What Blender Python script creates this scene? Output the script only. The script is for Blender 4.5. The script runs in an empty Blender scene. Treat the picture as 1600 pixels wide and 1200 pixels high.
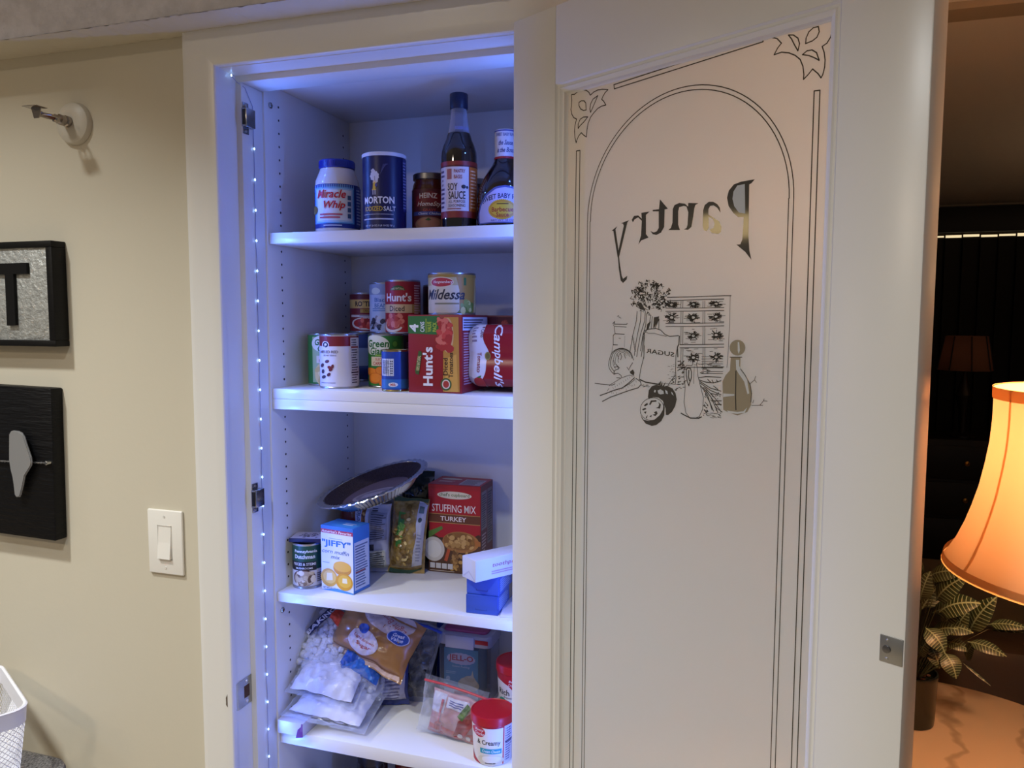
import bpy, bmesh, math, random
from mathutils import Vector, Matrix, noise
from mathutils.geometry import tessellate_polygon
PI = math.pi
scene = bpy.context.scene
COL = scene.collection

# ------------------------------------------------------------------ camera
YAW, PITCH, ROLL, FPX = math.radians(17.598), math.radians(4.779), math.radians(0.1635), 1209.1
cam_data = bpy.data.cameras.new('camera'); cam = bpy.data.objects.new('camera', cam_data); COL.objects.link(cam)
cam_data.sensor_fit = 'HORIZONTAL'; cam_data.sensor_width = 36; cam_data.lens = FPX / 1600 * 36; cam_data.clip_start = .02
_f = Vector((-math.sin(YAW), math.cos(YAW), 0)); _r = Vector((math.cos(YAW), math.sin(YAW), 0)); _u = Vector((0, 0, 1))
_f2 = _f * math.cos(PITCH) - _u * math.sin(PITCH); _u2 = _u * math.cos(PITCH) + _f * math.sin(PITCH)
_r3 = _r * math.cos(ROLL) + _u2 * math.sin(ROLL); _u3 = _u2 * math.cos(ROLL) - _r * math.sin(ROLL)
_m = Matrix((_r3, _u3, -_f2)).transposed().to_4x4(); _m.translation = (0, -1.25, 1.565)
cam.matrix_world = _m
scene.camera = cam

# ------------------------------------------------------------------ world, lights, exposure
def lin(h):
    h = h.lstrip('#'); o = []
    for i in (0, 2, 4):
        c = int(h[i:i+2], 16) / 255
        o.append(c / 12.92 if c <= .04045 else ((c + .055) / 1.055) ** 2.4)
    return (*o, 1)
world = bpy.data.worlds.new('world'); scene.world = world; world.use_nodes = True
bg = world.node_tree.nodes['Background']; bg.inputs[0].default_value = (1, .95, .91, 1); bg.inputs[1].default_value = .14
vs = scene.view_settings
scene.display_settings.display_device = 'sRGB'
vs.view_transform = 'Standard'; vs.look = 'None'; vs.exposure = 0.0; vs.gamma = 1; vs.use_curve_mapping = False
def light(name, kind, loc, energy, color, size=.1, rot=(0, 0, 0), parent=None, spread=None, data=None):
    d = data or bpy.data.lights.new(name, kind)
    if not data:
        d.energy = energy; d.color = color
        if kind == 'AREA':
            d.shape = 'DISK'; d.size = size
            if spread: d.spread = spread
        else: d.shadow_soft_size = size
    o = bpy.data.objects.new(name, d); COL.objects.link(o); o.location = loc; o.rotation_euler = rot
    if parent: o.parent = parent
    return o
NEUTRAL, WARM = (.96, 1, 1), (1, .84, .66)
# recessed ceiling downlights of the kitchen
light('ceiling_downlight', 'AREA', (-1.60, -.92, 2.78), 17.5, NEUTRAL, .14, spread=math.radians(103))
light('ceiling_downlight', 'AREA', (-0.60, -1.60, 2.78), 21, NEUTRAL, .14, spread=math.radians(122))
light('ceiling_downlight', 'AREA', (-3.4, -1.05, 2.78), 12, NEUTRAL, .14, spread=math.radians(120))
light('ceiling_downlight', 'AREA', (-1.6, -2.9, 2.78), 24, WARM, .3)
LED_POWER = .115
LED_COLOR = (.08, .21, 1)
LAMP_POWER = 32
LAMP_COLOR = (1, .55, .27)

# ------------------------------------------------------------------ materials
MATS = {}
def mat(name, hexc, rough=.5, metal=0, spec=.5, noise_amt=0, noise_scale=20, bump=0, bump_scale=60, emit=None, emit_s=0, trans=0, coat=0, sub=0, ior=1.45, stretch=None, c2=None):
    if name in MATS: return MATS[name]
    m = bpy.data.materials.new(name); MATS[name] = m; m.use_nodes = True
    nt = m.node_tree; p = nt.nodes['Principled BSDF']
    p.inputs['Base Color'].default_value = lin(hexc); p.inputs['Roughness'].default_value = rough
    p.inputs['Metallic'].default_value = metal; p.inputs['Specular IOR Level'].default_value = spec
    p.inputs['Transmission Weight'].default_value = trans; p.inputs['IOR'].default_value = ior
    p.inputs['Coat Weight'].default_value = coat
    if emit: p.inputs['Emission Color'].default_value = lin(emit); p.inputs['Emission Strength'].default_value = emit_s
    if noise_amt or bump:
        tc = nt.nodes.new('ShaderNodeTexCoord'); vec = tc.outputs['Object']
        if stretch:
            mp = nt.nodes.new('ShaderNodeMapping'); mp.inputs['Scale'].default_value = stretch
            nt.links.new(vec, mp.inputs['Vector']); vec = mp.outputs['Vector']
    if noise_amt:
        n = nt.nodes.new('ShaderNodeTexNoise'); n.inputs['Scale'].default_value = noise_scale; n.inputs['Detail'].default_value = 5
        r = nt.nodes.new('ShaderNodeValToRGB'); a = lin(hexc)
        b = lin(c2) if c2 else tuple(max(0, x * (1 - noise_amt)) for x in a[:3]) + (1,)
        r.color_ramp.elements[0].position = .35; r.color_ramp.elements[1].position = .65
        r.color_ramp.elements[0].color = b; r.color_ramp.elements[1].color = a
        nt.links.new(vec, n.inputs['Vector']); nt.links.new(n.outputs['Fac'], r.inputs['Fac']); nt.links.new(r.outputs['Color'], p.inputs['Base Color'])
    if bump:
        n = nt.nodes.new('ShaderNodeTexNoise'); n.inputs['Scale'].default_value = bump_scale; n.inputs['Detail'].default_value = 4
        b = nt.nodes.new('ShaderNodeBump'); b.inputs['Strength'].default_value = bump; b.inputs['Distance'].default_value = .004
        nt.links.new(vec, n.inputs['Vector']); nt.links.new(n.outputs['Fac'], b.inputs['Height']); nt.links.new(b.outputs['Normal'], p.inputs['Normal'])
    return m
def ink(hexc, rough=.42):           # printed paper or film of one flat colour
    return mat('ink_' + hexc.lstrip('#') + ('' if rough == .42 else str(rough)), hexc, rough)
def film(name, hexc='#ffffff', amount=.16, rough=.12):   # clear plastic film: mostly see-through, with shine
    if name in MATS: return MATS[name]
    m = bpy.data.materials.new(name); MATS[name] = m; m.use_nodes = True; nt = m.node_tree
    nt.nodes.remove(nt.nodes['Principled BSDF']); out = nt.nodes['Material Output']
    t = nt.nodes.new('ShaderNodeBsdfTransparent'); t.inputs[0].default_value = lin(hexc)
    g = nt.nodes.new('ShaderNodeBsdfPrincipled'); g.inputs['Base Color'].default_value = (.9, .9, .92, 1); g.inputs['Roughness'].default_value = rough
    lw = nt.nodes.new('ShaderNodeLayerWeight'); lw.inputs[0].default_value = .35
    ma = nt.nodes.new('ShaderNodeMath'); ma.operation = 'MULTIPLY_ADD'; ma.inputs[1].default_value = .5; ma.inputs[2].default_value = amount
    mx = nt.nodes.new('ShaderNodeMixShader')
    nt.links.new(lw.outputs['Facing'], ma.inputs[0]); nt.links.new(ma.outputs[0], mx.inputs[0])
    nt.links.new(t.outputs[0], mx.inputs[1]); nt.links.new(g.outputs[0], mx.inputs[2]); nt.links.new(mx.outputs[0], out.inputs[0])
    return m
def lit_fabric(name, hexc, tr=.5):   # cloth or frosted glass that passes light
    if name in MATS: return MATS[name]
    m = bpy.data.materials.new(name); MATS[name] = m; m.use_nodes = True; nt = m.node_tree
    nt.nodes.remove(nt.nodes['Principled BSDF']); out = nt.nodes['Material Output']
    d = nt.nodes.new('ShaderNodeBsdfDiffuse'); d.inputs[0].default_value = lin(hexc)
    t = nt.nodes.new('ShaderNodeBsdfTranslucent'); t.inputs[0].default_value = lin(hexc)
    mx = nt.nodes.new('ShaderNodeMixShader'); mx.inputs[0].default_value = tr
    nt.links.new(d.outputs[0], mx.inputs[1]); nt.links.new(t.outputs[0], mx.inputs[2]); nt.links.new(mx.outputs[0], out.inputs[0])
    return m
def M_white(): return mat('white_gloss_paint', '#dedcd8', .28, bump=.02, bump_scale=30)
STEEL = lambda: mat('tinned_steel', '#b9bbc0', .28, 1)
CHROME = lambda: mat('nickel_plate', '#a9a9a8', .25, 1)

# ------------------------------------------------------------------ mesh helpers
class MB:
    def __init__(s): s.v, s.f, s.mi, s.mats = [], [], [], []
    def slot(s, m):
        if m not in s.mats: s.mats.append(m)
        return s.mats.index(m)
    def add(s, vs, fs, m=None):
        o = len(s.v); s.v += [tuple(v) for v in vs]; i = s.slot(m) if m else 0
        for f in fs: s.f.append(tuple(k + o for k in f)); s.mi.append(i)
        return s
    def box(s, x0, x1, y0, y1, z0, z1, m=None):
        v = [(x0,y0,z0),(x1,y0,z0),(x1,y1,z0),(x0,y1,z0),(x0,y0,z1),(x1,y0,z1),(x1,y1,z1),(x0,y1,z1)]
        return s.add(v, [(0,3,2,1),(4,5,6,7),(0,1,5,4),(1,2,6,5),(2,3,7,6),(3,0,4,7)], m)
    def bbox(s, x0, x1, y0, y1, z0, z1, b=.002, m=None, seg=2, mtx=None):
        bm = bmesh.new(); bmesh.ops.create_cube(bm, size=1)
        for v in bm.verts: v.co = ((x0+x1)/2 + v.co.x*(x1-x0), (y0+y1)/2 + v.co.y*(y1-y0), (z0+z1)/2 + v.co.z*(z1-z0))
        bmesh.ops.bevel(bm, geom=bm.edges[:], offset=b, segments=seg, affect='EDGES', profile=.5)
        return s.bm(bm, m, mtx)
    def bm(s, bm, m=None, mtx=None):
        bm.verts.index_update()
        s.add([(mtx @ v.co if mtx else v.co) for v in bm.verts], [[v.index for v in f.verts] for f in bm.faces], m); bm.free(); return s
    def lathe(s, prof, n=40, c=(0,0,0), m=None, axis='z', squash=1, cap=True):
        def pt(r, z, a):
            x, y = r*math.cos(a), r*math.sin(a)*squash
            return {'z': (c[0]+x, c[1]+y, c[2]+z), 'y': (c[0]+x, c[1]-z, c[2]+y), 'x': (c[0]+z, c[1]+x, c[2]+y)}[axis]
        vs = [pt(r, z, 2*PI*k/n) for r, z in prof for k in range(n)]; fs = []
        for i in range(len(prof)-1):
            for k in range(n): fs.append((i*n+k, i*n+(k+1)%n, (i+1)*n+(k+1)%n, (i+1)*n+k))
        if cap:
            if prof[0][0] > 1e-5: fs.append(tuple(range(n-1, -1, -1)))
            if prof[-1][0] > 1e-5: fs.append(tuple((len(prof)-1)*n + k for k in range(n)))
        return s.add(vs, fs, m)
    def tube(s, pts, r, n=8, m=None, closed=False):
        pts = [Vector(p) for p in pts]; N = len(pts); rr = r if isinstance(r, (list, tuple)) else [r]*N; vs = []; up = None
        for i, p in enumerate(pts):
            a = pts[(i-1) % N] if closed or i > 0 else p; b = pts[(i+1) % N] if closed or i < N-1 else p
            d = (b - a).normalized()
            if up is None: up = d.orthogonal().normalized()
            up = (up - d * up.dot(d)).normalized(); w = d.cross(up)
            vs += [p + (up*math.cos(2*PI*k/n) + w*math.sin(2*PI*k/n)) * rr[i] for k in range(n)]
        fs = []
        for i in range(N if closed else N-1):
            j = (i+1) % N
            fs += [(i*n+k, i*n+(k+1)%n, j*n+(k+1)%n, j*n+k) for k in range(n)]
        if not closed: fs += [tuple(range(n-1,-1,-1)), tuple((N-1)*n+k for k in range(n))]
        return s.add(vs, fs, m)
    def prism(s, poly, y0, y1, m=None):     # outline in x,z extruded along y
        n = len(poly); vs = [(x, y0, z) for x, z in poly] + [(x, y1, z) for x, z in poly]
        tris = tessellate_polygon([[Vector((x, z, 0)) for x, z in poly]])
        fs = [tuple(t) for t in tris] + [tuple(n+k for k in reversed(t)) for t in tris]
        fs += [(k, (k+1) % n, n+(k+1) % n, n+k) for k in range(n)]
        return s.add(vs, fs, m)
    def grid(s, fn, nu, nv, m=None, closeu=False):
        vs = [fn(i/(nu if closeu else nu), j/nv) for j in range(nv+1) for i in range(nu+1)]; w = nu+1
        return s.add(vs, [(j*w+i, j*w+i+1, (j+1)*w+i+1, (j+1)*w+i) for j in range(nv) for i in range(nu)], m)
    def sphere(s, c, r, m=None, sub=1, sc=(1,1,1)):
        bm = bmesh.new(); bmesh.ops.create_icosphere(bm, subdivisions=sub, radius=1)
        for v in bm.verts: v.co = Vector((c[0]+v.co.x*r*sc[0], c[1]+v.co.y*r*sc[1], c[2]+v.co.z*r*sc[2]))
        return s.bm(bm, m)
    def build(s, name, m=None, parent=None, smooth=28, fix=True):
        me = bpy.data.meshes.new(name); me.from_pydata(s.v, [], s.f); me.update()
        for k in (s.mats if s.mats else [m]):
            if k: me.materials.append(k)
        if s.mats: me.polygons.foreach_set('material_index', s.mi)
        if fix:
            b = bmesh.new(); b.from_mesh(me); bmesh.ops.recalc_face_normals(b, faces=b.faces); b.to_mesh(me); b.free()
        if smooth:
            me.shade_smooth()
            try: me.set_sharp_from_angle(angle=math.radians(smooth))
            except Exception: pass
        o = bpy.data.objects.new(name, me); COL.objects.link(o)
        if parent: o.parent = parent
        return o
def thing(name, label, cat, loc=(0,0,0), rz=0, group=None, rot=None):
    o = bpy.data.objects.new(name, None); COL.objects.link(o); o.empty_display_size = .02
    o.location = loc; o.rotation_euler = rot if rot else (0, 0, rz); tag(o, label, cat, group); return o
def tag(o, label, cat, group=None):
    o['label'] = label; o['category'] = cat
    if group: o['group'] = group
    return o
def struct(o): o['kind'] = 'structure'; return o
def stuff(o): o['kind'] = 'stuff'; return o

# ------------------------------------------------------------------ printing on surfaces
_T = {}
def text_mesh(s, bold=0, space=1):
    k = (s, bold, space)
    if k not in _T:
        c = bpy.data.curves.new('lettering', 'FONT'); c.body = s; c.offset = bold; c.resolution_u = 2; c.space_character = space
        o = bpy.data.objects.new('lettering', c); me = bpy.data.meshes.new_from_object(o)
        vs = [(v.co.x, v.co.y) for v in me.vertices]; fs = [tuple(p.vertices) for p in me.polygons]
        bpy.data.objects.remove(o); bpy.data.curves.remove(c); bpy.data.meshes.remove(me)
        x0 = min(v[0] for v in vs); x1 = max(v[0] for v in vs); y0 = min(v[1] for v in vs); y1 = max(v[1] for v in vs)
        _T[k] = ([((x-x0)/(x1-x0)-.5, (y-y0)/(y1-y0)-.5) for x, y in vs], fs, (x1-x0)/(y1-y0))
    return _T[k]
class Print:
    """flat print laid on a surface: mp(u, v, layer) -> point; x, y are fractions of the visible face"""
    def __init__(s, mp, tu, tv, step=.004): s.mp, s.tu, s.tv, s.step, s.mb, s.L, s.fine = mp, tu, tv, step, MB(), 0, False
    def _p(s, pts, fs, col):
        lim, lv = s.step*.8, (s.step*.8 if s.fine else 9)
        if s.step < .02 and (len(fs[0]) != 4 or s.fine):
            pts = list(pts); todo = [f for f in fs]; fs = []
            while todo:
                f = todo.pop()
                if len(f) > 3: todo += [(f[0], f[i], f[i+1]) for i in range(1, len(f)-1)]; continue
                e = max((max(abs(pts[f[i]][0]-pts[f[(i+1) % 3]][0])/lim, abs(pts[f[i]][1]-pts[f[(i+1) % 3]][1])/lv), i) for i in range(3))
                if e[0] <= 1: fs.append(f); continue
                i = e[1]; a, b, c = f[i], f[(i+1) % 3], f[(i+2) % 3]; pts.append(((pts[a][0]+pts[b][0])/2, (pts[a][1]+pts[b][1])/2)); k = len(pts)-1
                todo += [(a, k, c), (k, b, c)]
        s.mb.add([s.mp(u, v, s.L) for u, v in pts], fs, ink(col) if isinstance(col, str) else col); s.L += .35
    def rect(s, x0, y0, x1, y1, col): return s.strip(s.tu(x0), s.tu(x1), lambda u: s.tv(y0), lambda u: s.tv(y1), col)
    def strip(s, u0, u1, lo, hi, col, n=None):
        n = n or max(1, int(abs(u1-u0)/s.step)); pts = []; fs = []
        for i in range(n+1):
            u = u0+(u1-u0)*i/n; pts += [(u, lo(u)), (u, hi(u))]
            if i: fs.append((2*i-2, 2*i, 2*i+1, 2*i-1))
        s._p(pts, fs, col); return s
    def ell(s, x, y, w, h, col):       # centre and full size, fractions
        u0, u1 = s.tu(x-w/2), s.tu(x+w/2); c, a = (u0+u1)/2, (u1-u0)/2; vc = s.tv(y); b = (s.tv(y+h/2)-s.tv(y-h/2))/2
        n = max(18, int(abs(u1-u0)/.0018)) if s.step < .02 else 28; pts = []; fs = []
        for i in range(n+1):
            t = PI*i/n; u = c-a*math.cos(t); d = b*math.sin(t); pts += [(u, vc-d), (u, vc+d)]
            if i: fs.append((2*i-2, 2*i, 2*i+1, 2*i-1))
        s._p(pts, fs, col); return s
    def poly(s, P, col):
        pts = [(s.tu(x), s.tv(y)) for x, y in P]; fs = [tuple(t) for t in tessellate_polygon([[Vector((a, b, 0)) for a, b in pts]])]
        s._p(pts, fs, col); return s
    def text(s, t, x, y, h, col, w=None, bold=.012, shear=0, rot=0, arc=0, space=1):
        vs, fs, asp = text_mesh(t, bold, space); H = abs(s.tv(y+h/2)-s.tv(y-h/2)) if not rot in (90, -90) else None
        if rot in (90, -90):
            H = abs(s.tu(x+h/2)-s.tu(x-h/2)); W = abs(s.tv(y+w/2)-s.tv(y-w/2)) if w else H*asp
        else: W = abs(s.tu(x+w/2)-s.tu(x-w/2)) if w else H*asp
        cu, cv = s.tu(x), s.tv(y); c, sn = math.cos(math.radians(rot)), math.sin(math.radians(rot)); pts = []
        for a, b in vs:
            p, q = a*W + shear*b*H, b*H - arc*H*(4*a*a)
            pts.append((cu + p*c - q*sn, cv + p*sn + q*c))
        s._p(pts, fs, col); return s
    def lines(s, x0, y0, x1, y1, n, col, seed=1, fill=.5):      # rows of print too small to read
        R = random.Random(seed); dy = (y1-y0)/n
        for i in range(n):
            y = y0+dy*(i+.5); xe = x0+(x1-x0)*R.uniform(.7, 1); s.rect(x0, y-dy*fill/2, xe, y+dy*fill/2, col); s.L -= .35
        s.L += .35; return s
    def burst(s, x, y, w, h, col, n=16, k=.8):
        P = []
        for i in range(2*n):
            r = 1 if i % 2 else k; t = PI*i/n; P.append((x+w/2*r*math.cos(t), y+h/2*r*math.sin(t)))
        return s.poly(P, col)
    def blobs(s, x0, y0, x1, y1, n, size, cols, seed=1):
        R = random.Random(seed)
        for i in range(n):
            x, y = R.uniform(x0, x1), R.uniform(y0, y1); k = R.uniform(.6, 1.2)*size; a = R.uniform(0, PI); e = R.uniform(.45, .9)
            du = s.tu(x+.01)-s.tu(x); dv = s.tv(y+.01)-s.tv(y); P = []
            for j in range(8):
                t = 2*PI*j/8; p, q = k*math.cos(t), k*e*math.sin(t); q2 = (p*math.sin(a)+q*math.cos(a)); p2 = p*math.cos(a)-q*math.sin(a)
                P.append((s.tu(x)+p2, s.tv(y)+q2))
            s._p(P, [tuple(range(8))], R.choice(cols)); s.L -= .3
        s.L += .35; return s
    def build(s, parent, name='label'): return s.mb.build(name, None, parent, smooth=60, fix=False)
def cyl_print(r, z0, h, yaw=0):
    def mp(u, v, l): a = u/r + yaw; R = r+.00025+.00015*l; return (R*math.sin(a), -R*math.cos(a), z0+v)
    return Print(mp, lambda x: r*math.asin(max(-1, min(1, x))) if abs(x) <= 1 else r*(x*PI/2), lambda y: y*h)
def front_print(w, h, e=.0003): return Print(lambda u, v, l: (u, -e-.00012*l, v), lambda x: x*w, lambda y: y*h, .05)
def side_print(w, d, h, e=.0003): return Print(lambda u, v, l: (w+e+.00012*l, u, v), lambda x: x*d, lambda y: y*h, .05)
def top_print(w, d, h, e=.0003): return Print(lambda u, v, l: (u, v, h+e+.00012*l), lambda x: x*w, lambda y: y*d, .05)
def lab(p, root, name='label'): return p.build(root, name)

# ------------------------------------------------------------------ the setting
XJ, XR, ZH = -.9726, -.357, 2.0295        # door opening: jambs and head
PX0, PX1, PY0, PY1, PZT = -.957, -.3725, .1175, .46, 2.037   # inside of the pantry
WALLM = mat('beige_wall_paint', '#c9c1ae', .62, spec=.3, bump=.05, bump_scale=90)
CEILM = mat('knockdown_ceiling_texture', '#d2cfcc', .9, bump=1.0, bump_scale=42, noise_amt=.12, noise_scale=35)
W = M_white()
m = MB()
for b in ((-4.6, XJ-.02, 0, .115, 0, 2.8), (XR+.02, -.05, 0, .115, 0, 2.8), (XJ-.02, XR+.02, 0, .115, ZH+.02, 2.8)): m.box(*b)
struct(m.build('wall_front', WALLM, smooth=0))
struct(MB().box(-.09, -.05, .115, .62, 0, 2.7).box(-1.1, -.09, .58, .62, 0, 2.7).build('wall_return', WALLM, smooth=0))
struct(MB().box(-4.6, 3.4, -3.6, 5.6, -.05, 0).build('floor', mat('floor_tile_tan', '#a8977e', .4, noise_amt=.1, noise_scale=3), smooth=0))
struct(MB().box(-4.6, 3.4, -3.4, -.02, 2.80, 2.88).build('ceiling', CEILM, smooth=0))
struct(MB().box(-4.6, -.05, -.085, -.0005, 2.096, 2.80).build('ceiling_soffit', mat('cool_knockdown_texture', '#cdcbd3', .9, bump=1.0, bump_scale=55, noise_amt=.15, noise_scale=40), smooth=0))
sb = MB(); RS = random.Random(2); N_ = 240
sb.grid(lambda u, v: (-4.6+4.54*u, -.0005-(.0865+.003*noise.noise(Vector((u*400, 0, 3))))*v, 2.0945+.0022*noise.noise(Vector((u*300, v*4, 1)))), N_*4, 6)
struct(sb.build('trim_7', WALLM, smooth=60))  # soffit underside in wall colour, imitating warm light bounced off the wall
FAR = mat('den_wall_brown', '#5a4a3a', .8)
struct(MB().box(-.05, 3.4, .02, 5.5, 2.42, 2.5).build('ceiling_den', mat('den_ceiling_paint', '#d8cdbf', .9, bump=.4, bump_scale=30), smooth=0))
struct(MB().box(3.0, 3.1, .0, 5.5, 0, 2.42).build('wall_right', FAR, smooth=0))
struct(MB().box(-.09, -.05, .62, 5.5, 0, 2.42).build('wall_left', FAR, smooth=0))
struct(MB().box(-.05, 3.1, 5.38, 5.5, 0, 2.42).build('wall_back', FAR, smooth=0))
struct(MB().box(-.05, 3.0, 1.17, 1.27, 2.40, 2.4195).box(-.05, 3.0, 5.28, 5.38, 2.36, 2.419).build('trim_6', mat('den_trim', '#9c8d7a', .6), smooth=0))
# casing round the pantry door, mitred at the corners
CAS = [(0,0),(0,.009),(.0015,.0115),(.004,.0128),(.020,.0145),(.042,.0168),(.056,.0185),(.0625,.0188),(.0655,.0178),(.0668,.0150),(.0668,0)]
def sweep(ends):       # the casing profile drawn between two mitred ends
    mb = MB(); k = len(CAS); mb.v = [p for e in ends for p in e]
    mb.f = [(i, i+1, k+i+1, k+i) for i in range(k-1)]; mb.mi = [0]*len(mb.f); return mb
xo, xr, zt = XJ+.0015, XR-.0015, ZH+.001
struct(sweep([[(xo-a, -d, 0) for a, d in CAS], [(xo-a, -d, zt+a) for a, d in CAS]]).build('trim_1', W, smooth=25))
struct(sweep([[(xo-a, -d, zt+a) for a, d in CAS], [(xr+a, -d, zt+a) for a, d in CAS]]).build('trim_2', W, smooth=25))
struct(sweep([[(xr+a, -d, 0) for a, d in CAS], [(xr+a, -d, zt+a) for a, d in CAS]]).build('trim_3', W, smooth=25))
struct(MB().box(XJ-.02, XJ, 0, .06, 0, ZH+.02).box(XR, XR+.02, 0, .06, 0, ZH+.02).box(XJ, XR, 0, .06, ZH, ZH+.02).build('trim_4', W, smooth=0))
struct(MB().bbox(XJ-.02, XJ+.012, .05, PY0, 0, ZH-.012, .0015).bbox(XR-.012, XR+.02, .05, PY0, 0, ZH-.012, .0015).bbox(XJ-.02, XR+.02, .05, PY0, ZH-.012, ZH+.02, .0015).build('trim_5', W))

# built-in pantry shelving
MEL = mat('white_melamine', '#dcdad8', .33)
pc = thing('pantry_cabinet', 'white built-in pantry shelving inside the open doorway', 'cabinet', (PX0, PY0, 0))
def rel(mb, name, parent, m, **k):      # mesh given in world numbers, stored under a parent that sits at its own base
    o = mb.build(name, m, parent, **k); o.matrix_parent_inverse = parent_inv(parent); return o
def parent_inv(p):
    M_ = Matrix.Translation(p.location) @ p.rotation_euler.to_matrix().to_4x4()
    q = p.parent
    while q: M_ = q.matrix_parent_inverse @ M_ if False else (Matrix.Translation(q.location) @ q.rotation_euler.to_matrix().to_4x4()) @ M_; q = q.parent
    return M_.inverted()
rel(MB().bbox(PX0-.017, PX0, PY0, PY1, .0, PZT, .001), 'side_panel', pc, MEL)
rel(MB().bbox(PX1, PX1+.017, PY0, PY1, .0, PZT, .001), 'side_panel', pc, MEL)
rel(MB().box(PX0-.017, PX1+.017, PY1, PY1+.012, 0, PZT+.02), 'back_panel', pc, MEL, smooth=0)
rel(MB().bbox(PX0-.017, PX1+.017, PY0, PY1, PZT, PZT+.018, .001), 'top_panel', pc, MEL)
SY = .122
S1, S2, S3, S4, S5 = 1.739, 1.421, .988, .684, .40
for z, th in ((S1, .0225), (S2, .0215), (S2-.0215, .0215), (S3, .0205), (S4, .0285), (S5, .02)):
    rel(MB().bbox(PX0+.0008, PX1-.0008, SY, PY1-.001, z-th, z-.0002, .0012), 'shelf', pc, MEL)
hm = MB()
zz = 1.9995
for k in range(52):
    z = zz - k*.0268
    for y in (.166, .428):
        if any(a-.03 < z < a+.012 for a in (S1, S2, S3, S4)): continue
        hm.add([(PX0+.0003, y+.0026*math.cos(t*PI/4), z+.0026*math.sin(t*PI/4)) for t in range(8)], [tuple(range(8))])
stuff(rel(hm, 'shelf_pin_holes', pc, ink('#15131a'), smooth=0, fix=False))
for y, z in ((.138, 1.996), (.1405, .942)):
    o = rel(MB().lathe([(.0062,0),(.006,.002),(.0035,.0035)], 16, (PX0+.0002, y, z), axis='x').box(PX0+.0035, PX0+.0039, y-.004, y+.004, z-.0007, z+.0007), 'screw_head', pc, CHROME())
    o['label'] = 'steel screw head in the white side panel'
for x, z in ((PX0+.075, S1-.0225), (PX0+.06, S3-.0205)):
    pass

# string of blue lights running up the door frame
XL = XJ+.012
ls = thing('light_string', 'thin string of tiny blue-white lights running down inside the pantry door frame', 'string lights', (XL+.002, .084, .3))
pts = [(XJ+.004, .030, ZH-.004), (XJ+.008, .045, ZH-.014), (XL+.0015, .06, ZH-.02)]
z = 1.98
R0 = random.Random(3)
while z > .4: pts.append((XL+.0014, .0835+R0.uniform(-.0015,.0015), z)); z -= .03
rel(MB().tube(pts, .0006, 5), 'wire', ls, mat('clear_wire', '#8a8fb8', .3))
bulbm = mat('led_bulb_glow', '#bfe0ff', .3, emit='#9cc8ff', emit_s=7)
bm0 = MB().sphere((0,0,0), .0017, None, 1, (1,1,1.5)); b0 = None; ld = None
pos = [(XL+.0026, .0835, 1.9585-.0597*k) for k in range(27)] + [(XJ+.006, .030, ZH-.0045)]
for k, p in enumerate(pos):
    if b0 is None: b0 = bm0.build('led_bulb', bulbm, ls); b = b0
    else: b = b0.copy(); COL.objects.link(b)
    b.matrix_parent_inverse = parent_inv(ls); b.location = p
    if k == 27: continue
    l = light('led_glow', 'AREA', (p[0]+.004, p[1], p[2]), LED_POWER, LED_COLOR, .004, rot=(0, -PI/2, 0), data=ld); ld = l.data
    l.parent = ls; l.matrix_parent_inverse = parent_inv(ls)
ls2 = thing('light_string', 'blue string lights on the hinge-side door frame, hidden behind the open door', 'string lights', (XR-.014, .084, .3))
rel(MB().tube([(XR-.0134, .0835, 2.0-.05*k) for k in range(33)], .0006, 5), 'wire', ls2, mat('clear_wire', '#8a8fb8', .3))
for k in range(27):
    b = b0.copy(); COL.objects.link(b); b.parent = ls2; b.matrix_parent_inverse = parent_inv(ls2); b.location = (XR-.0146, .0835, 1.9585-.0597*k)
    l = light('led_glow', 'AREA', (XR-.0186, .0835, 1.9585-.0597*k), 0, LED_COLOR, .003, rot=(0, PI/2, 0), data=ld); l.parent = ls2; l.matrix_parent_inverse = parent_inv(ls2)

# magnetic catches and strike plate on the frame
def catch(z, label):
    t = thing('magnetic_catch', label, 'catch', (XL, .0605, z), group='magnetic catches on the door frame')
    n = CHROME()
    for a, b in ((.018, .030), (-.030, -.018)): MB().bbox(.0002, .0017, -.009, .009, a, b, .0007).build('mounting_ear', n, t)
    MB().bbox(.0002, .012, -.012, .016, -.0178, .0178, .0012).build('housing', n, t)
    MB().bbox(.003, .010, -.0136, -.0122, -.0145, .0145, .0004).build('magnet_bar', ink('#17161a'), t)
    for s in (-1, 1): MB().lathe([(.003,0),(.0026,.0012)], 10, (.0018, 0, s*.024), axis='x').build('screw', mat('screw_steel', '#d0d0d2', .3, 1), t)
catch(1.952, 'small steel magnetic catch near the top of the pantry door frame')
catch(1.204, 'small steel magnetic catch on the door frame level with the light switch')
t = thing('strike_plate', 'satin steel strike plate with curved lip on the pantry door frame', 'strike plate', (XJ, .03, .81))
lip = [(.0005,.020),(.0005,-.024),(-.0005,-.036),(-.004,-.043),(-.006,-.046)]
mb = MB(); n = 10
def lipf(u, v):
    y = .020-.066*u; x = .0011 if y > -.024 else .0011-.012*((-.024-y)/.022)**1.6
    hh = .029 if y > -.018 else .029*math.sqrt(max(.02, 1-((-.018-y)/.029)**2)); return (x, y, (v-.5)*2*hh)
for a, b in ((0, 1),): mb.grid(lipf, 22, 8)
mb.build('plate', CHROME(), t)
MB().bbox(.0012, .0016, -.004, .012, -.0125, .0125, .0001).build('latch_hole', mat('raw_wood_hole', '#4a2c16', .8), t)
for s in (-1, 1): MB().lathe([(.0034,0),(.003,.001)], 12, (.0012, .004, s*.021), axis='x').build('screw', mat('screw_steel', '#d0d0d2', .3, 1), t)

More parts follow.
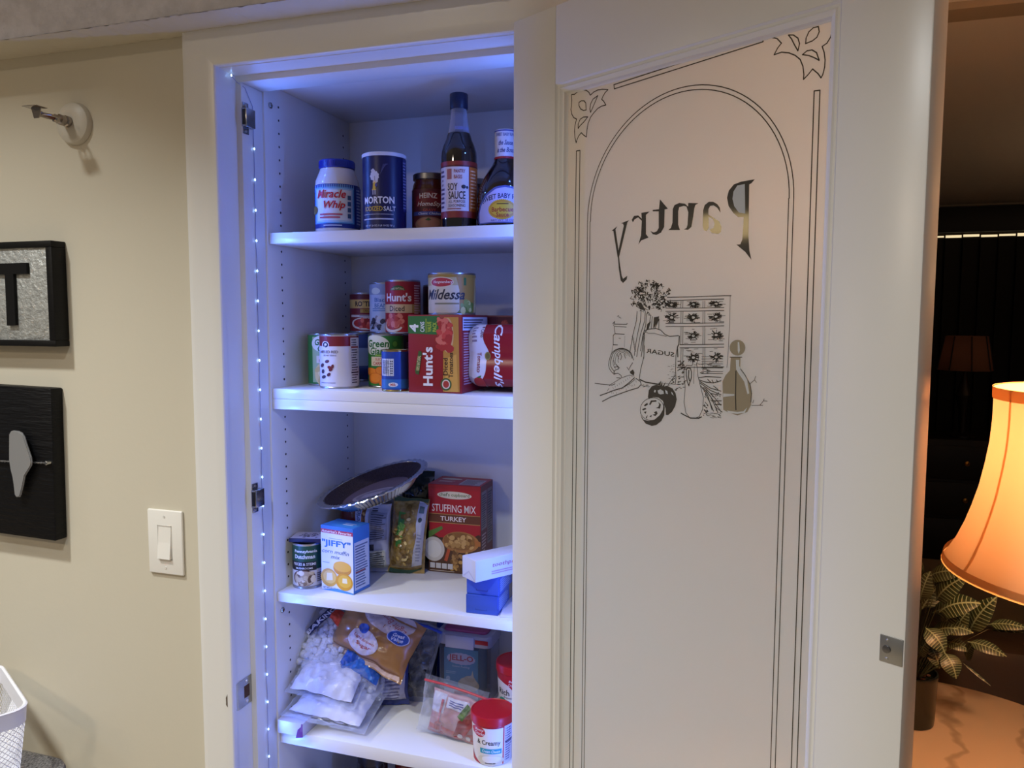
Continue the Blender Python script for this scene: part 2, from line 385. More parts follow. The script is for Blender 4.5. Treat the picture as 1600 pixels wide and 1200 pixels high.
# ------------------------------------------------------------------ the glazed pantry door, swung wide open
DA = math.radians(28.64); DDIR = Vector((math.cos(DA), -math.sin(DA), 0)); DN = Vector((math.sin(DA), math.cos(DA), 0))
door = bpy.data.objects.new('door_1', None); COL.objects.link(door); struct(door)
door.location = (-.3799, -.049, 0); door.rotation_euler = (0, 0, -DA)     # local x along the leaf, local y away from the viewer
door['label'] = 'white glazed door with frosted pane, swung wide open'
DW, DT, DH, DZ0 = .6168, .042, 2.0305, .012
PL, PR_, PB, PT = .0905, .5205, .26, 1.9165
MB().bbox(0, PL, 0, DT, DZ0, DH, .0015).build('stile', W, door)
MB().bbox(PR_, DW, 0, DT, DZ0, DH, .0015).build('stile', W, door)
MB().bbox(PL, PR_, .0002, DT-.0002, PT, DH, .0008).build('rail', W, door)
MB().bbox(PL, PR_, .0002, DT-.0002, DZ0, PB, .0008).build('rail', W, door)
MP = [(0,.001),(.002,.0035),(.005,.004),(.007,.0025),(.009,.0045),(.0125,.006),(.014,.0105),(.016,.0125)]
def mould(e0, e1):
    mb = MB(); k = len(MP); mb.v = e0 + e1; mb.f = [(i, i+1, k+i+1, k+i) for i in range(k-1)]; mb.mi = [0]*(k-1); return mb
mould([(PL+a, d, PB+a) for a, d in MP], [(PL+a, d, PT-a) for a, d in MP]).build('glass_bead', W, door, smooth=25)
mould([(PR_-a, d, PB+a) for a, d in MP], [(PR_-a, d, PT-a) for a, d in MP]).build('glass_bead', W, door, smooth=25)
mould([(PL+a, d, PT-a) for a, d in MP], [(PR_-a, d, PT-a) for a, d in MP]).build('glass_bead', W, door, smooth=25)
mould([(PL+a, d, PB+a) for a, d in MP], [(PR_-a, d, PB+a) for a, d in MP]).build('glass_bead', W, door, smooth=25)
FROST = lit_fabric('frosted_glass', '#eaecec', .47)
pane = MB().box(PL-.004, PR_+.004, .0125, .0155, PB-.004, PT+.004).build('glass_pane', FROST, door, smooth=0)
pane['label'] = 'frosted glass pane with clear etched decoration'
CLEAR = mat('shaded_view_glass', '#46413a', .06, spec=.5)  # opaque; the shaded view behind clear glass is put into the colour
CLEAR2 = mat('lighter_view_glass', '#8f836c', .3, spec=.5)  # paler tone paints in the lighter view behind the decanter
FROSTP = FROST
YG = .0125
def flatpoly(mb, P, y, mt=None):
    tr = tessellate_polygon([[Vector((a, b, 0)) for a, b in P]]); mb.add([(a, y, b) for a, b in P], [tuple(t) for t in tr], mt)
def stroke(mb, P, w, y, mt=None):
    for (a, b), (c, d) in zip(P, P[1:]):
        dx, dz = c-a, d-b; L = math.hypot(dx, dz)
        if L < 1e-6: continue
        nx, nz = -dz/L*w/2, dx/L*w/2; ex, ez = dx/L*w*.3, dz/L*w*.3
        mb.add([(a-ex+nx, y, b-ez+nz), (a-ex-nx, y, b-ez-nz), (c+ex-nx, y, d+ez-nz), (c+ex+nx, y, d+ez+nz)], [(0,1,2,3)], mt)
ART_STROKES = """
o|7|1128,18996 1184,18987 1247,19013 1341,19020 1418,18995 1465,18957 1492,18912 1557,18944 1632,18957 1721,18949 1822,18923 1767,18890 1730,18847 1709,18810 1746,18776 1787,18716 1710,18716 1636,18697 1561,18648 1501,18597 1456,18519 1434,18431 1425,18327 1365,18368 1323,18406 1271,18366 1240,18313 1225,18275 1200,18355 1191,18449 1198,18530 1228,18620 1172,18651 1132,18710 1115,18778 1125,18846 1129,18915 1121,18969 1128,18996
o|7|1273,18852 1319,18866 1374,18855 1406,18815 1415,18716 1360,18720 1305,18753 1273,18806 1273,18852
o|7|1633,18878 1582,18792 1537,18721 1500,18665 1487,18719 1498,18785 1543,18845 1633,18878
o|7|1447,18612 1378,18556 1301,18512 1262,18478 1261,18542 1300,18604 1362,18624 1447,18612
o|7|4325,19015 4404,19049 4495,19062 4585,19052 4680,19021 4684,19059 4726,19113 4790,19147 4875,19154 4991,19132 5027,19151 5053,19151 5066,19131 5056,19080 5067,18988 5062,18900 5044,18836 5005,18781 4951,18757 4977,18683 4990,18600 4988,18520 4970,18444 4950,18410 4911,18467 4846,18532 4797,18482 4741,18438 4743,18494 4728,18589 4692,18674 4629,18735 4550,18782 4458,18812 4363,18805 4405,18872 4452,18917 4395,18984 4325,19015
o|7|4897,18991 4910,18930 4885,18876 4833,18849 4752,18838 4755,18898 4786,18961 4838,18993 4897,18991
o|7|4537,18989 4599,18973 4656,18923 4678,18856 4661,18779 4620,18850 4578,18933 4537,18989
o|7|4718,18722 4771,18752 4831,18748 4886,18705 4921,18611 4861,18655 4795,18694 4718,18722
o|7|1928,18970 4212,19058 4214,18992 1937,18910 1928,18970
o|7|1211,11654 1230,18154 1302,18152 1284,11672
o|7|4878,12558 4874,18280 4942,18274 4951,12576
o|6|2049,15693 2069,15709 2083,15683 2117,15670
o|9|1968,15591 2002,15623 1989,15586 2220,15582 2233,15598
o|7|1976,15575 1997,15553 2214,15544
o|9|1997,15542 2012,15446 2182,15440
o|9|2005,15443 1978,15418 1981,15285 2063,15285
o|5|1981,15283 1964,15217 1949,15140
o|6|2082,15382 2116,15381
o|3|2189,15416 2186,15256
o|9|2401,15766 2390,15630 2335,15440 2299,15259 2287,15195
o|9|2472,15776 2462,15630 2414,15441 2378,15261 2367,15144
o|9|2543,15766 2533,15631 2466,15442 2430,15263 2407,15125
o|9|2562,15734 2553,15568 2505,15422 2471,15211
o|9|2639,15714 2605,15548 2530,15453
o|9|2523,15474 2529,15192
o|9|2511,15422 2502,15233 2485,15128
o|9|2665,15693 2649,15528
o|9|2778,15662 2730,15570 2706,15523
o|9|2778,15652 2774,15529
o|5|2316,15418 2350,15382
o|5|2322,15395 2355,15359
o|5|2327,15372 2361,15336
o|5|2333,15349 2367,15313
o|5|2339,15326 2372,15290
o|5|2345,15303 2378,15266
o|5|2350,15279 2384,15243
o|5|2356,15256 2390,15220
o|5|2362,15233 2395,15197
o|10|2625,15889 2626,15917 2602,15916
o|5|2696,16137 2686,16180 2717,16162
o|7|2597,15752 2628,15711 2588,15719
o|10|2703,15858 2773,15872 2777,15830
o|10|2505,16097 2472,16131 2472,16102
o|10|2784,15948 2818,15965 2793,15979
o|14|2500,15922 2451,15963 2425,15931
o|7|2495,16042 2481,16083 2517,16082
o|10|2888,15871 2934,15878 2914,15901
o|7|2519,16032 2486,16082 2454,16054
o|10|2835,15813 2859,15824 2856,15808
o|14|2580,16173 2553,16199 2549,16176
o|10|2798,16109 2818,16127 2796,16126
o|14|2744,15856 2787,15854 2775,15877
o|7|2753,15792 2791,15803 2770,15819
o|7|2487,15914 2458,15923 2463,15906
o|10|2427,16062 2412,16096 2386,16083
o|14|2641,16095 2677,16123 2643,16133
o|5|2812,15921 2846,15970 2798,15971
o|7|2769,15929 2812,15966 2812,15929
o|5|2482,15780 2449,15774 2464,15789
o|14|2518,15955 2469,15998 2449,15962
o|14|2688,16123 2719,16156 2738,16129
o|7|2697,15971 2760,15999 2727,16032
o|14|2629,16070 2667,16115 2686,16078
o|10|2745,15999 2730,16056 2696,16028
o|7|2827,15828 2894,15821 2863,15851
o|14|2746,15815 2800,15809 2769,15792
o|7|2672,15949 2695,15985 2712,15959
o|5|2701,15939 2760,15969 2749,15930
o|14|2814,15874 2863,15907 2874,15871
o|14|2734,16063 2718,16120 2765,16106
o|14|2383,15869 2328,15889 2338,15856
o|10|2363,15871 2291,15871 2324,15840
o|10|2429,15955 2387,16004 2349,15978
o|14|2692,15907 2736,15933 2700,15946
o|10|2720,16062 2767,16106 2716,16109
o|14|2318,16020 2297,16063 2336,16054
o|5|2492,15891 2454,15946 2505,15957
o|10|2405,16073 2391,16106 2421,16106
o|10|2474,16145 2429,16179 2416,16147
o|5|2536,15855 2509,15863 2518,15848
o|5|2748,15820 2799,15835 2764,15850
o|14|2720,15826 2758,15824 2738,15810
o|10|2725,16027 2739,16055 2759,16041
o|10|2387,15998 2341,16040 2388,16032
o|10|2575,15824 2542,15839 2566,15847
o|10|2452,15884 2399,15888 2430,15904
o|14|2471,16034 2438,16054 2439,16031
o|5|2826,16073 2828,16104 2854,16097
o|7|2763,15795 2815,15790 2807,15760
o|10|2670,15901 2660,15935 2635,15922
o|5|2416,16073 2387,16091 2412,16091
o|10|2364,16029 2346,16072 2385,16073
o|10|2533,15952 2483,15995 2532,16002
o|5|2728,16050 2738,16088 2705,16085
o|5|2525,15780 2496,15767 2513,15754
o|7|2346,15934 2277,15947 2305,15979
o|14|2732,16099 2719,16145 2758,16139
o|14|2565,15982 2567,16015 2586,15997
o|5|2481,16050 2491,16107 2519,16073
o|5|2429,16058 2439,16094 2407,16094
o|10|2378,15958 2353,15985 2346,15963
o|7|2669,16161 2682,16185 2660,16190
o|7|2432,16083 2374,16109 2359,16075
o|14|2653,15853 2686,15877 2683,15851
o|10|2811,15924 2873,15925 2852,15895
o|14|2674,16134 2677,16163 2654,16156
o|7|2763,16001 2799,16024 2808,15998
o|7|2610,15806 2594,15837 2621,15830
o|10|2478,16040 2494,16091 2452,16077
o|7|2463,16142 2453,16169 2477,16171
o|7|2695,15865 2725,15874 2726,15856
o|7|2686,15988 2712,16008 2687,16010
o|7|2540,16059 2538,16107 2564,16080
o|10|2686,15869 2755,15885 2713,15910
o|14|2537,16131 2548,16156 2527,16149
o|5|2380,15939 2347,15966 2380,15965
o|10|2696,15841 2721,15871 2691,15864
o|7|2443,15855 2403,15856 2411,15877
o|14|2722,15945 2736,15992 2754,15960
o|14|2895,16028 2953,16046 2926,16077
o|14|2473,16047 2418,16074 2446,16101
o|5|2661,15838 2683,15855 2662,15860
o|7|2721,15805 2776,15812 2754,15839
o|10|2649,16033 2632,16060 2657,16063
o|10|2425,15994 2406,16052 2458,16047
o|5|2670,15964 2659,16008 2630,15988
o|5|2837,15878 2857,15901 2833,15902
o|7|2431,15991 2434,16042 2401,16019
o|14|2456,15990 2410,16009 2434,16030
o|14|2626,16116 2638,16138 2617,16140
o|14|2792,15919 2849,15950 2869,15912
o|7|2485,16137 2489,16161 2472,16151
o|5|2671,16045 2722,16084 2683,16110
o|7|2830,15996 2850,16013 2853,15996
o|5|2377,15971 2362,15994 2383,15986
o|5|2832,15987 2871,16021 2831,16027
o|14|2391,16045 2379,16067 2371,16052
o|7|2647,16123 2672,16143 2678,16123
o|7|2823,15966 2896,15972 2861,16005
o|7|2601,15795 2610,15841 2630,15812
o|10|2558,15845 2529,15872 2520,15848
o|10|2584,15762 2575,15737 2595,15745
o|5|2522,16032 2498,16091 2550,16096
o|7|2904,15893 2962,15888 2953,15921
o|5|2438,15837 2381,15850 2405,15877
o|14|2579,15920 2554,15954 2585,15943
o|7|2587,15999 2567,16034 2597,16022
o|14|2803,15952 2851,15970 2853,15939
o|5|2523,15979 2488,16009 2486,15981
o|10|2591,15883 2583,15935 2626,15924
o|5|2763,16042 2791,16054 2784,16037
o|10|2560,16099 2575,16154 2536,16131
o|14|2780,15846 2838,15867 2799,15886
o|5|2645,15805 2693,15808 2673,15831
o|10|2721,16076 2729,16132 2773,16115
o|7|2512,15874 2494,15917 2530,15903
o|14|2907,15990 2946,16002 2920,16014
o|14|2612,15790 2621,15837 2588,15818
o|7|2891,16008 2905,16028 2886,16025
o|5|2545,15846 2521,15872 2514,15851
o|7|2362,15895 2332,15917 2327,15895
o|14|2626,15942 2606,15994 2589,15960
o|5|2541,15861 2520,15884 2544,15883
o|14|2491,16035 2429,16073 2440,16030
o|5|2855,15878 2882,15923 2916,15901
o|14|2761,16108 2805,16139 2814,16105
o|14|2703,15990 2699,16019 2722,16010
o|5|2729,16059 2745,16087 2765,16071
o|7|2590,15782 2535,15806 2526,15772
o|7|2892,16036 2929,16054 2900,16064
o|14|2536,15980 2542,16034 2495,16032
o|7|2494,16117 2461,16138 2464,16115
o|14|2734,15883 2765,15917 2791,15895
o|7|2431,15813 2382,15840 2423,15843
o|5|2740,16078 2740,16138 2693,16124
o|7|2738,15993 2774,16043 2810,16013
o|5|2705,16108 2714,16158 2752,16138
o|14|2686,16099 2682,16126 2701,16114
o|5|2541,16099 2512,16147 2491,16116
o|7|2739,15829 2767,15858 2739,15871
o|10|2472,16059 2434,16089 2467,16100
o|7|2544,15874 2530,15925 2505,15895
o|5|2603,16158 2605,16194 2575,16191
o|5|2556,16092 2568,16123 2589,16107
o|14|2529,15908 2495,15965 2474,15926
o|7|2424,15984 2390,16033 2356,16007
o|7|2852,15886 2880,15887 2869,15873
o|14|2631,15957 2632,15999 2596,15995
o|10|2529,15495 2605,15519 2731,15529 2806,15509 2881,15449 2955,15425 3099,15437
o|6|2536,15487 2606,15460 2707,15461 2795,15442 2906,15424
o|7|2523,15485 2537,15422 2526,15318 2531,15108
o|14|3111,15432 3107,15322 3085,15281 3094,15150
o|9|2533,15288 2530,15131 2476,14939 2459,14812
o|9|3090,15303 3063,15171 3062,14968 3071,14857 3061,14775
o|16|2466,14807 2570,14776 2723,14764 2798,14759
o|8|3058,14897 2993,14822 2946,14758
o|9|3053,14856 3005,14833 3042,14805 2994,14781
o|4|3042,14894 3059,14895
o|4|3040,14906 3051,14908
o|4|2994,14877 3027,14879
o|4|3033,14883 3049,14886
o|4|2969,14948 2984,14946
o|4|2993,15024 3005,15024
o|4|2998,14985 3027,14983
o|4|2980,14971 3006,14972
o|4|3038,14928 3060,14932
o|4|3028,14883 3056,14888
o|4|3009,14943 3038,14945
o|4|2954,14851 2983,14853
o|4|3019,15020 3041,15020
o|4|2938,14898 2960,14899
o|4|3025,15047 3041,15048
o|4|2937,15016 2971,15015
o|9|2008,14853 1959,14889 1917,14934 1899,14986 1907,15042 1924,15096 1944,15145 1979,15187 2033,15218 2093,15236 2151,15240 2211,15230 2268,15207 2310,15172 2333,15128 2351,15077
o|9|2012,14896 1972,14930 1941,14970 1932,15015 1942,15063 1957,15109 1974,15150 2004,15185 2049,15211 2100,15227 2148,15232 2197,15225 2247,15207 2286,15180 2309,15145 2325,15103
o|6|2030,14942 2001,14971 1983,15006 1981,15043 1990,15081 2001,15118 2014,15151 2037,15179 2071,15200 2110,15213 2146,15218 2184,15214 2222,15201 2254,15181 2275,15154 2289,15122
o|6|2049,14988 2030,15012 2021,15038 2022,15067 2030,15096 2038,15123 2048,15147 2066,15168 2091,15184 2120,15194 2147,15199 2175,15197 2203,15189 2230,15175 2249,15156 2260,15134
o|6|2086,15030 2077,15048 2074,15067 2076,15087 2081,15107 2086,15126 2092,15143 2103,15157 2118,15168 2135,15176 2151,15179 2167,15179 2184,15174 2201,15165 2214,15153 2222,15138
o|9|2007,14960 2062,14973 2090,14942 2022,14917 1995,14883 2036,14863
o|9|1995,14861 2077,14876 2132,14847 2147,14815
o|9|2051,14810 2120,14808
o|9|2034,15004 2103,14953
o|9|2279,14951 2304,14995 2337,15039
o|9|2238,14970 2279,14930
o|9|2113,15169 2141,15117 2121,15073
o|9|2059,15146 2087,15082
o|9|2181,15161 2209,15098
o|9|1992,15057 2013,14993
o|9|1644,14703 1759,14699 1970,14696 2025,14719
o|6|1915,14681 1956,14711 2133,14809 2280,14860 2373,14849
o|12|2374,14828 2282,14753 2163,14670 1999,14621 1888,14578 1747,14528
o|5|1881,14602 1915,14648
o|11|2400,14819 2479,14781 2493,14740 2442,14689 2285,14641 2096,14573 1945,14519 1791,14443
o|7|2190,14683 2309,14749 2387,14807
o|4|1958,14596 1967,14573
o|4|1989,14598 1997,14575
o|4|2018,14629 2027,14606
o|4|2049,14600 2058,14576
o|4|2079,14649 2087,14626
o|4|2109,14648 2117,14625
o|4|2138,14668 2147,14644
o|4|2168,14677 2177,14654
o|4|2197,14702 2206,14679
o|4|2228,14661 2236,14638
o|4|2257,14702 2265,14679
o|4|2285,14731 2294,14708
o|4|2315,14722 2323,14699
o|4|2344,14721 2352,14699
o|4|2373,14737 2381,14714
o|4|2401,14788 2409,14765
o|4|1985,14669 1996,14647
o|4|2023,14690 2034,14668
o|4|2061,14711 2072,14689
o|4|2099,14732 2110,14710
o|4|2137,14753 2148,14731
o|4|2174,14774 2186,14752
o|4|2212,14794 2223,14772
o|4|2249,14814 2260,14793
o|4|2286,14835 2297,14813
o|4|2323,14855 2334,14833
o|7|2884,14423 2877,14386 2859,14350 2832,14317 2798,14289 2757,14267 2712,14252 2666,14245 2620,14247 2577,14258 2541,14277 2512,14303 2493,14334 2484,14370 2486,14408 2499,14445 2523,14481 2555,14512 2594,14537 2638,14555 2684,14565 2730,14567 2773,14559 2812,14544 2844,14521 2867,14493 2881,14459 2884,14423
o|9|2904,15954 3352,15953 3772,15959 3874,15957
o|9|2905,15906 3353,15914 3773,15917
o|5|3863,15956 3863,15606 3856,15282 3842,15042
o|8|2883,15808 3355,15806 3777,15808
o|8|2884,15765 3356,15765 3778,15770
o|7|3127,15898 3125,15806
o|7|3156,15902 3155,15806
o|7|3466,15893 3465,15803
o|7|3494,15897 3494,15803
o|10|3005,15859 3041,15861
o|13|2940,15836 2922,15831
o|13|3015,15849 3065,15841
o|13|2954,15843 2923,15830
o|13|3021,15866 3061,15873
o|10|2948,15855 2896,15854
o|10|3014,15874 3053,15889
o|13|2927,15851 2874,15847
o|10|2995,15843 3023,15825
o|10|2994,15839 3012,15823
o|10|3003,15838 3022,15829
o|13|3007,15837 3042,15818
o|7|2933,15846 2879,15837
o|10|3021,15851 3057,15847
o|13|3009,15846 3056,15833
o|10|2993,15844 3020,15826
o|7|3005,15848 3030,15842
o|7|2995,15841 3022,15820
o|10|2963,15872 2941,15889
o|10|2928,15853 2899,15851
o|13|3025,15858 3088,15860
o|10|2963,15837 2947,15822
o|10|2951,15878 2921,15896
o|13|3011,15849 3056,15841
o|13|2922,15863 2876,15868
o|13|3016,15848 3057,15841
o|7|3012,15874 3035,15883
o|10|2930,15859 2881,15862
o|10|2925,15870 2881,15878
o|7|2970,15872 2954,15896
o|14|3015,15856 3010,15842 2994,15832 2974,15830 2956,15836 2944,15849 2944,15864 2955,15876 2973,15882 2993,15880 3009,15870 3015,15856
o|5|3018,15852 3060,15854
o|5|2984,15862 3054,15861
o|5|3019,15887 3095,15884
o|5|2988,15842 3068,15838
o|5|2844,15865 2939,15864
o|5|2995,15816 3041,15819
o|5|2983,15886 3032,15889
o|5|2986,15826 3070,15822
o|5|2920,15827 3016,15824
o|5|3031,15854 3125,15855
o|5|2926,15866 3008,15865
o|5|2885,15841 2967,15836
o|13|3313,15828 3309,15818
o|10|3335,15834 3349,15820
o|10|3268,15851 3236,15851
o|13|3350,15850 3397,15846
o|10|3347,15852 3395,15852
o|13|3299,15868 3274,15882
o|7|3296,15863 3255,15879
o|7|3347,15853 3387,15853
o|10|3345,15858 3394,15867
o|13|3356,15835 3396,15820
o|10|3333,15830 3345,15814
o|7|3345,15855 3381,15858
o|7|3347,15864 3368,15870
o|7|3303,15828 3295,15821
o|7|3318,15834 3315,15815
o|13|3340,15831 3362,15811
o|7|3318,15874 3317,15891
o|13|3338,15869 3357,15881
o|13|3352,15854 3412,15857
o|10|3354,15854 3404,15856
o|13|3300,15836 3273,15820
o|7|3283,15873 3268,15878
o|7|3361,15849 3397,15847
o|10|3289,15864 3262,15872
o|7|3289,15857 3258,15860
o|13|3340,15840 3368,15827
o|13|3317,15838 3312,15820
o|7|3292,15850 3243,15848
o|7|3341,15843 3382,15828
o|10|3304,15864 3273,15883
o|14|3354,15852 3349,15838 3335,15829 3316,15827 3298,15833 3287,15845 3287,15860 3297,15872 3314,15877 3334,15875 3348,15865 3354,15852
o|5|3347,15883 3402,15879
o|5|3294,15837 3355,15836
o|5|3382,15845 3428,15847
o|5|3322,15812 3392,15812
o|5|3218,15892 3299,15893
o|5|3277,15844 3322,15847
o|5|3325,15886 3373,15886
o|5|3337,15846 3380,15846
o|5|3316,15832 3378,15830
o|5|3362,15829 3426,15831
o|5|3315,15882 3388,15881
o|5|3218,15837 3275,15838
o|7|3660,15882 3660,15889
o|7|3697,15849 3740,15842
o|13|3694,15849 3731,15844
o|13|3627,15864 3573,15874
o|7|3685,15835 3704,15824
o|13|3641,15877 3624,15889
o|13|3656,15840 3648,15820
o|10|3643,15873 3626,15885
o|7|3628,15872 3601,15882
o|10|3647,15867 3627,15880
o|7|3622,15867 3571,15878
o|13|3610,15858 3567,15860
o|7|3686,15870 3718,15885
o|10|3663,15876 3665,15889
o|7|3619,15860 3559,15865
o|7|3688,15870 3706,15876
o|10|3632,15865 3611,15869
o|10|3636,15871 3610,15883
o|7|3613,15846 3577,15841
o|10|3680,15847 3701,15840
o|7|3635,15863 3599,15872
o|7|3651,15841 3641,15831
o|13|3626,15875 3587,15890
o|7|3625,15863 3579,15871
o|7|3644,15838 3634,15831
o|10|3662,15872 3664,15889
o|10|3645,15842 3634,15835
o|13|3660,15841 3658,15829
o|10|3710,15852 3751,15849
o|7|3700,15846 3747,15836
o|14|3694,15855 3689,15842 3676,15833 3657,15831 3640,15837 3630,15849 3630,15863 3639,15875 3656,15880 3674,15878 3689,15869 3694,15855
o|5|3528,15828 3597,15825
o|5|3580,15832 3632,15834
o|5|3643,15817 3719,15817
o|5|3715,15853 3798,15850
o|5|3705,15836 3755,15837
o|5|3660,15826 3735,15823
o|5|3543,15857 3619,15853
o|5|3585,15846 3665,15848
o|5|3639,15872 3698,15869
o|5|3712,15885 3759,15884
o|5|3596,15886 3657,15881
o|5|3544,15874 3625,15869
o|8|2888,15600 3361,15605 3782,15613
o|8|2889,15557 3362,15563 3783,15575
o|7|3130,15756 3131,15601
o|7|3160,15761 3160,15602
o|7|3470,15754 3471,15603
o|7|3498,15759 3499,15604
o|10|2939,15681 2877,15680
o|7|2971,15701 2952,15726
o|10|2978,15656 2974,15640
o|7|3001,15654 3019,15629
o|10|2947,15653 2905,15624
o|13|2934,15685 2878,15689
o|10|2950,15714 2931,15730
o|7|3032,15677 3084,15673
o|13|2946,15694 2896,15709
o|10|3006,15663 3039,15638
o|7|2999,15660 3013,15643
o|13|3016,15712 3039,15730
o|13|3031,15695 3084,15709
o|13|2993,15656 3001,15639
o|7|2963,15666 2920,15637
o|13|3014,15652 3036,15635
o|13|3000,15707 3021,15736
o|10|2934,15689 2880,15696
o|13|2982,15660 2980,15639
o|13|2950,15654 2922,15635
o|7|2993,15650 3001,15627
o|7|2945,15668 2906,15656
o|10|2952,15686 2909,15692
o|7|2992,15698 3014,15733
o|10|2976,15702 2963,15734
o|7|2967,15654 2954,15633
o|7|3026,15694 3069,15705
o|10|2953,15673 2922,15666
o|13|2961,15645 2941,15616
o|13|3018,15713 3050,15738
o|14|3019,15681 3014,15667 2999,15657 2979,15655 2960,15661 2948,15674 2948,15689 2959,15701 2977,15707 2997,15705 3013,15695 3019,15681
o|5|2949,15623 3022,15627
o|5|3007,15744 3065,15740
o|5|2952,15616 3023,15616
o|5|3012,15676 3107,15677
o|5|2916,15694 2957,15696
o|5|2996,15727 3042,15727
o|5|2921,15612 3018,15614
o|5|2858,15702 2904,15703
o|5|2977,15641 3027,15645
o|5|2900,15743 2970,15747
o|5|2978,15739 3028,15742
o|5|2843,15636 2925,15640
o|7|3350,15703 3373,15719
o|13|3287,15690 3239,15701
o|10|3311,15662 3297,15643
o|13|3334,15699 3352,15730
o|10|3315,15657 3299,15621
o|10|3310,15661 3285,15630
o|13|3358,15679 3419,15676
o|10|3303,15661 3279,15641
o|7|3321,15662 3314,15633
o|10|3292,15660 3273,15649
o|13|3294,15701 3251,15727
o|10|3288,15672 3244,15663
o|10|3289,15680 3234,15677
o|7|3348,15673 3383,15663
o|10|3326,15710 3327,15733
o|13|3319,15705 3315,15723
o|10|3356,15690 3402,15702
o|10|3373,15668 3399,15662
o|10|3295,15686 3262,15690
o|7|3349,15709 3376,15736
o|7|3333,15652 3344,15620
o|7|3308,15650 3298,15634
o|7|3282,15681 3224,15681
o|7|3294,15659 3271,15645
o|13|3350,15694 3379,15707
o|13|3320,15656 3315,15632
o|7|3277,15670 3222,15657
o|13|3291,15691 3251,15701
o|10|3301,15695 3269,15713
o|7|3290,15667 3257,15655
o|14|3359,15681 3354,15668 3339,15658 3320,15656 3302,15662 3291,15674 3291,15689 3301,15701 3319,15707 3338,15705 3353,15695 3359,15681
o|5|3272,15637 3317,15636
o|5|3201,15707 3270,15710
o|5|3301,15622 3351,15619
o|5|3177,15670 3254,15673
o|5|3298,15713 3371,15709
o|5|3214,15636 3281,15639
o|5|3269,15652 3341,15656
o|5|3270,15682 3307,15681
o|5|3340,15613 3429,15617
o|5|3303,15662 3363,15659
o|5|3192,15694 3264,15691
o|5|3312,15700 3355,15696
o|13|3690,15691 3736,15696
o|10|3708,15682 3741,15676
o|10|3659,15670 3649,15645
o|10|3626,15684 3580,15678
o|7|3695,15686 3720,15683
o|7|3650,15703 3623,15723
o|7|3681,15710 3707,15742
o|13|3663,15708 3659,15732
o|7|3665,15661 3663,15623
o|13|3616,15691 3561,15693
o|10|3689,15717 3714,15745
o|13|3658,15671 3643,15640
o|7|3676,15707 3690,15732
o|13|3652,15673 3627,15649
o|13|3634,15667 3604,15650
o|10|3654,15713 3646,15727
o|10|3676,15656 3685,15629
o|10|3627,15668 3606,15659
o|13|3696,15708 3723,15723
o|7|3712,15705 3746,15715
o|7|3697,15708 3720,15720
o|13|3672,15672 3678,15658
o|10|3693,15675 3727,15658
o|10|3717,15694 3747,15696
o|13|3673,15713 3682,15737
o|7|3621,15686 3594,15684
o|7|3663,15660 3662,15644
o|10|3615,15682 3568,15676
o|10|3685,15709 3717,15738
o|10|3698,15696 3721,15700
o|14|3699,15689 3694,15676 3680,15666 3662,15664 3645,15670 3635,15682 3634,15696 3644,15708 3661,15714 3679,15712 3693,15703 3699,15689
o|5|3534,15724 3607,15723
o|5|3546,15658 3619,15660
o|5|3665,15682 3716,15683
o|5|3661,15635 3739,15639
o|5|3563,15643 3614,15642
o|5|3658,15641 3718,15641
o|5|3568,15667 3622,15668
o|5|3612,15736 3683,15740
o|5|3717,15704 3798,15706
o|5|3716,15625 3783,15627
o|5|3554,15686 3617,15689
o|5|3552,15696 3623,15698
o|8|3123,15316 3368,15324 3790,15340
o|8|3124,15274 3369,15283 3791,15302
o|7|3135,15551 3138,15316
o|7|3165,15557 3167,15317
o|7|3475,15555 3478,15325
o|7|3503,15560 3506,15326
o|13|3360,15469 3376,15483
o|7|3339,15457 3354,15482
o|7|3364,15431 3411,15421
o|13|3371,15450 3419,15462
o|13|3313,15415 3289,15385
o|10|3347,15472 3363,15497
o|7|3351,15419 3364,15408
o|10|3347,15427 3387,15398
o|10|3369,15456 3405,15469
o|7|3373,15456 3405,15466
o|10|3336,15476 3341,15499
o|10|3319,15458 3305,15477
o|7|3295,15461 3262,15479
o|13|3300,15459 3279,15470
o|10|3318,15423 3304,15405
o|13|3357,15442 3385,15445
o|7|3309,15429 3279,15416
o|7|3367,15442 3415,15444
o|7|3298,15436 3250,15431
o|10|3305,15431 3272,15421
o|10|3309,15452 3269,15473
o|7|3342,15460 3361,15491
o|7|3364,15468 3383,15481
o|10|3292,15420 3268,15410
o|13|3288,15425 3251,15414
o|10|3284,15420 3263,15412
o|10|3302,15437 3243,15430
o|13|3299,15419 3273,15403
o|10|3366,15440 3394,15440
o|10|3344,15478 3352,15496
o|14|3365,15440 3360,15426 3345,15417 3326,15414 3308,15420 3298,15432 3297,15446 3307,15459 3325,15465 3344,15463 3359,15454 3365,15440
o|5|3184,15482 3242,15484
o|5|3220,15478 3273,15476
o|5|3298,15350 3366,15353
o|5|3187,15336 3252,15338
o|5|3384,15439 3452,15443
o|5|3308,15526 3344,15528
o|5|3284,15377 3376,15379
o|5|3198,15473 3260,15475
o|5|3310,15391 3394,15393
o|5|3203,15455 3281,15458
o|5|3325,15448 3391,15451
o|5|3214,15400 3302,15398
o|13|3711,15457 3746,15459
o|7|3719,15466 3763,15476
o|13|3654,15432 3641,15419
o|10|3723,15446 3751,15442
o|7|3703,15478 3736,15502
o|7|3704,15425 3738,15398
o|13|3648,15429 3628,15412
o|10|3717,15441 3768,15428
o|10|3651,15471 3637,15480
o|13|3700,15481 3718,15496
o|13|3644,15484 3615,15511
o|13|3697,15472 3731,15495
o|10|3688,15425 3701,15403
o|13|3707,15431 3730,15419
o|7|3654,15419 3636,15392
o|10|3717,15440 3746,15433
o|10|3722,15462 3760,15467
o|13|3648,15480 3632,15496
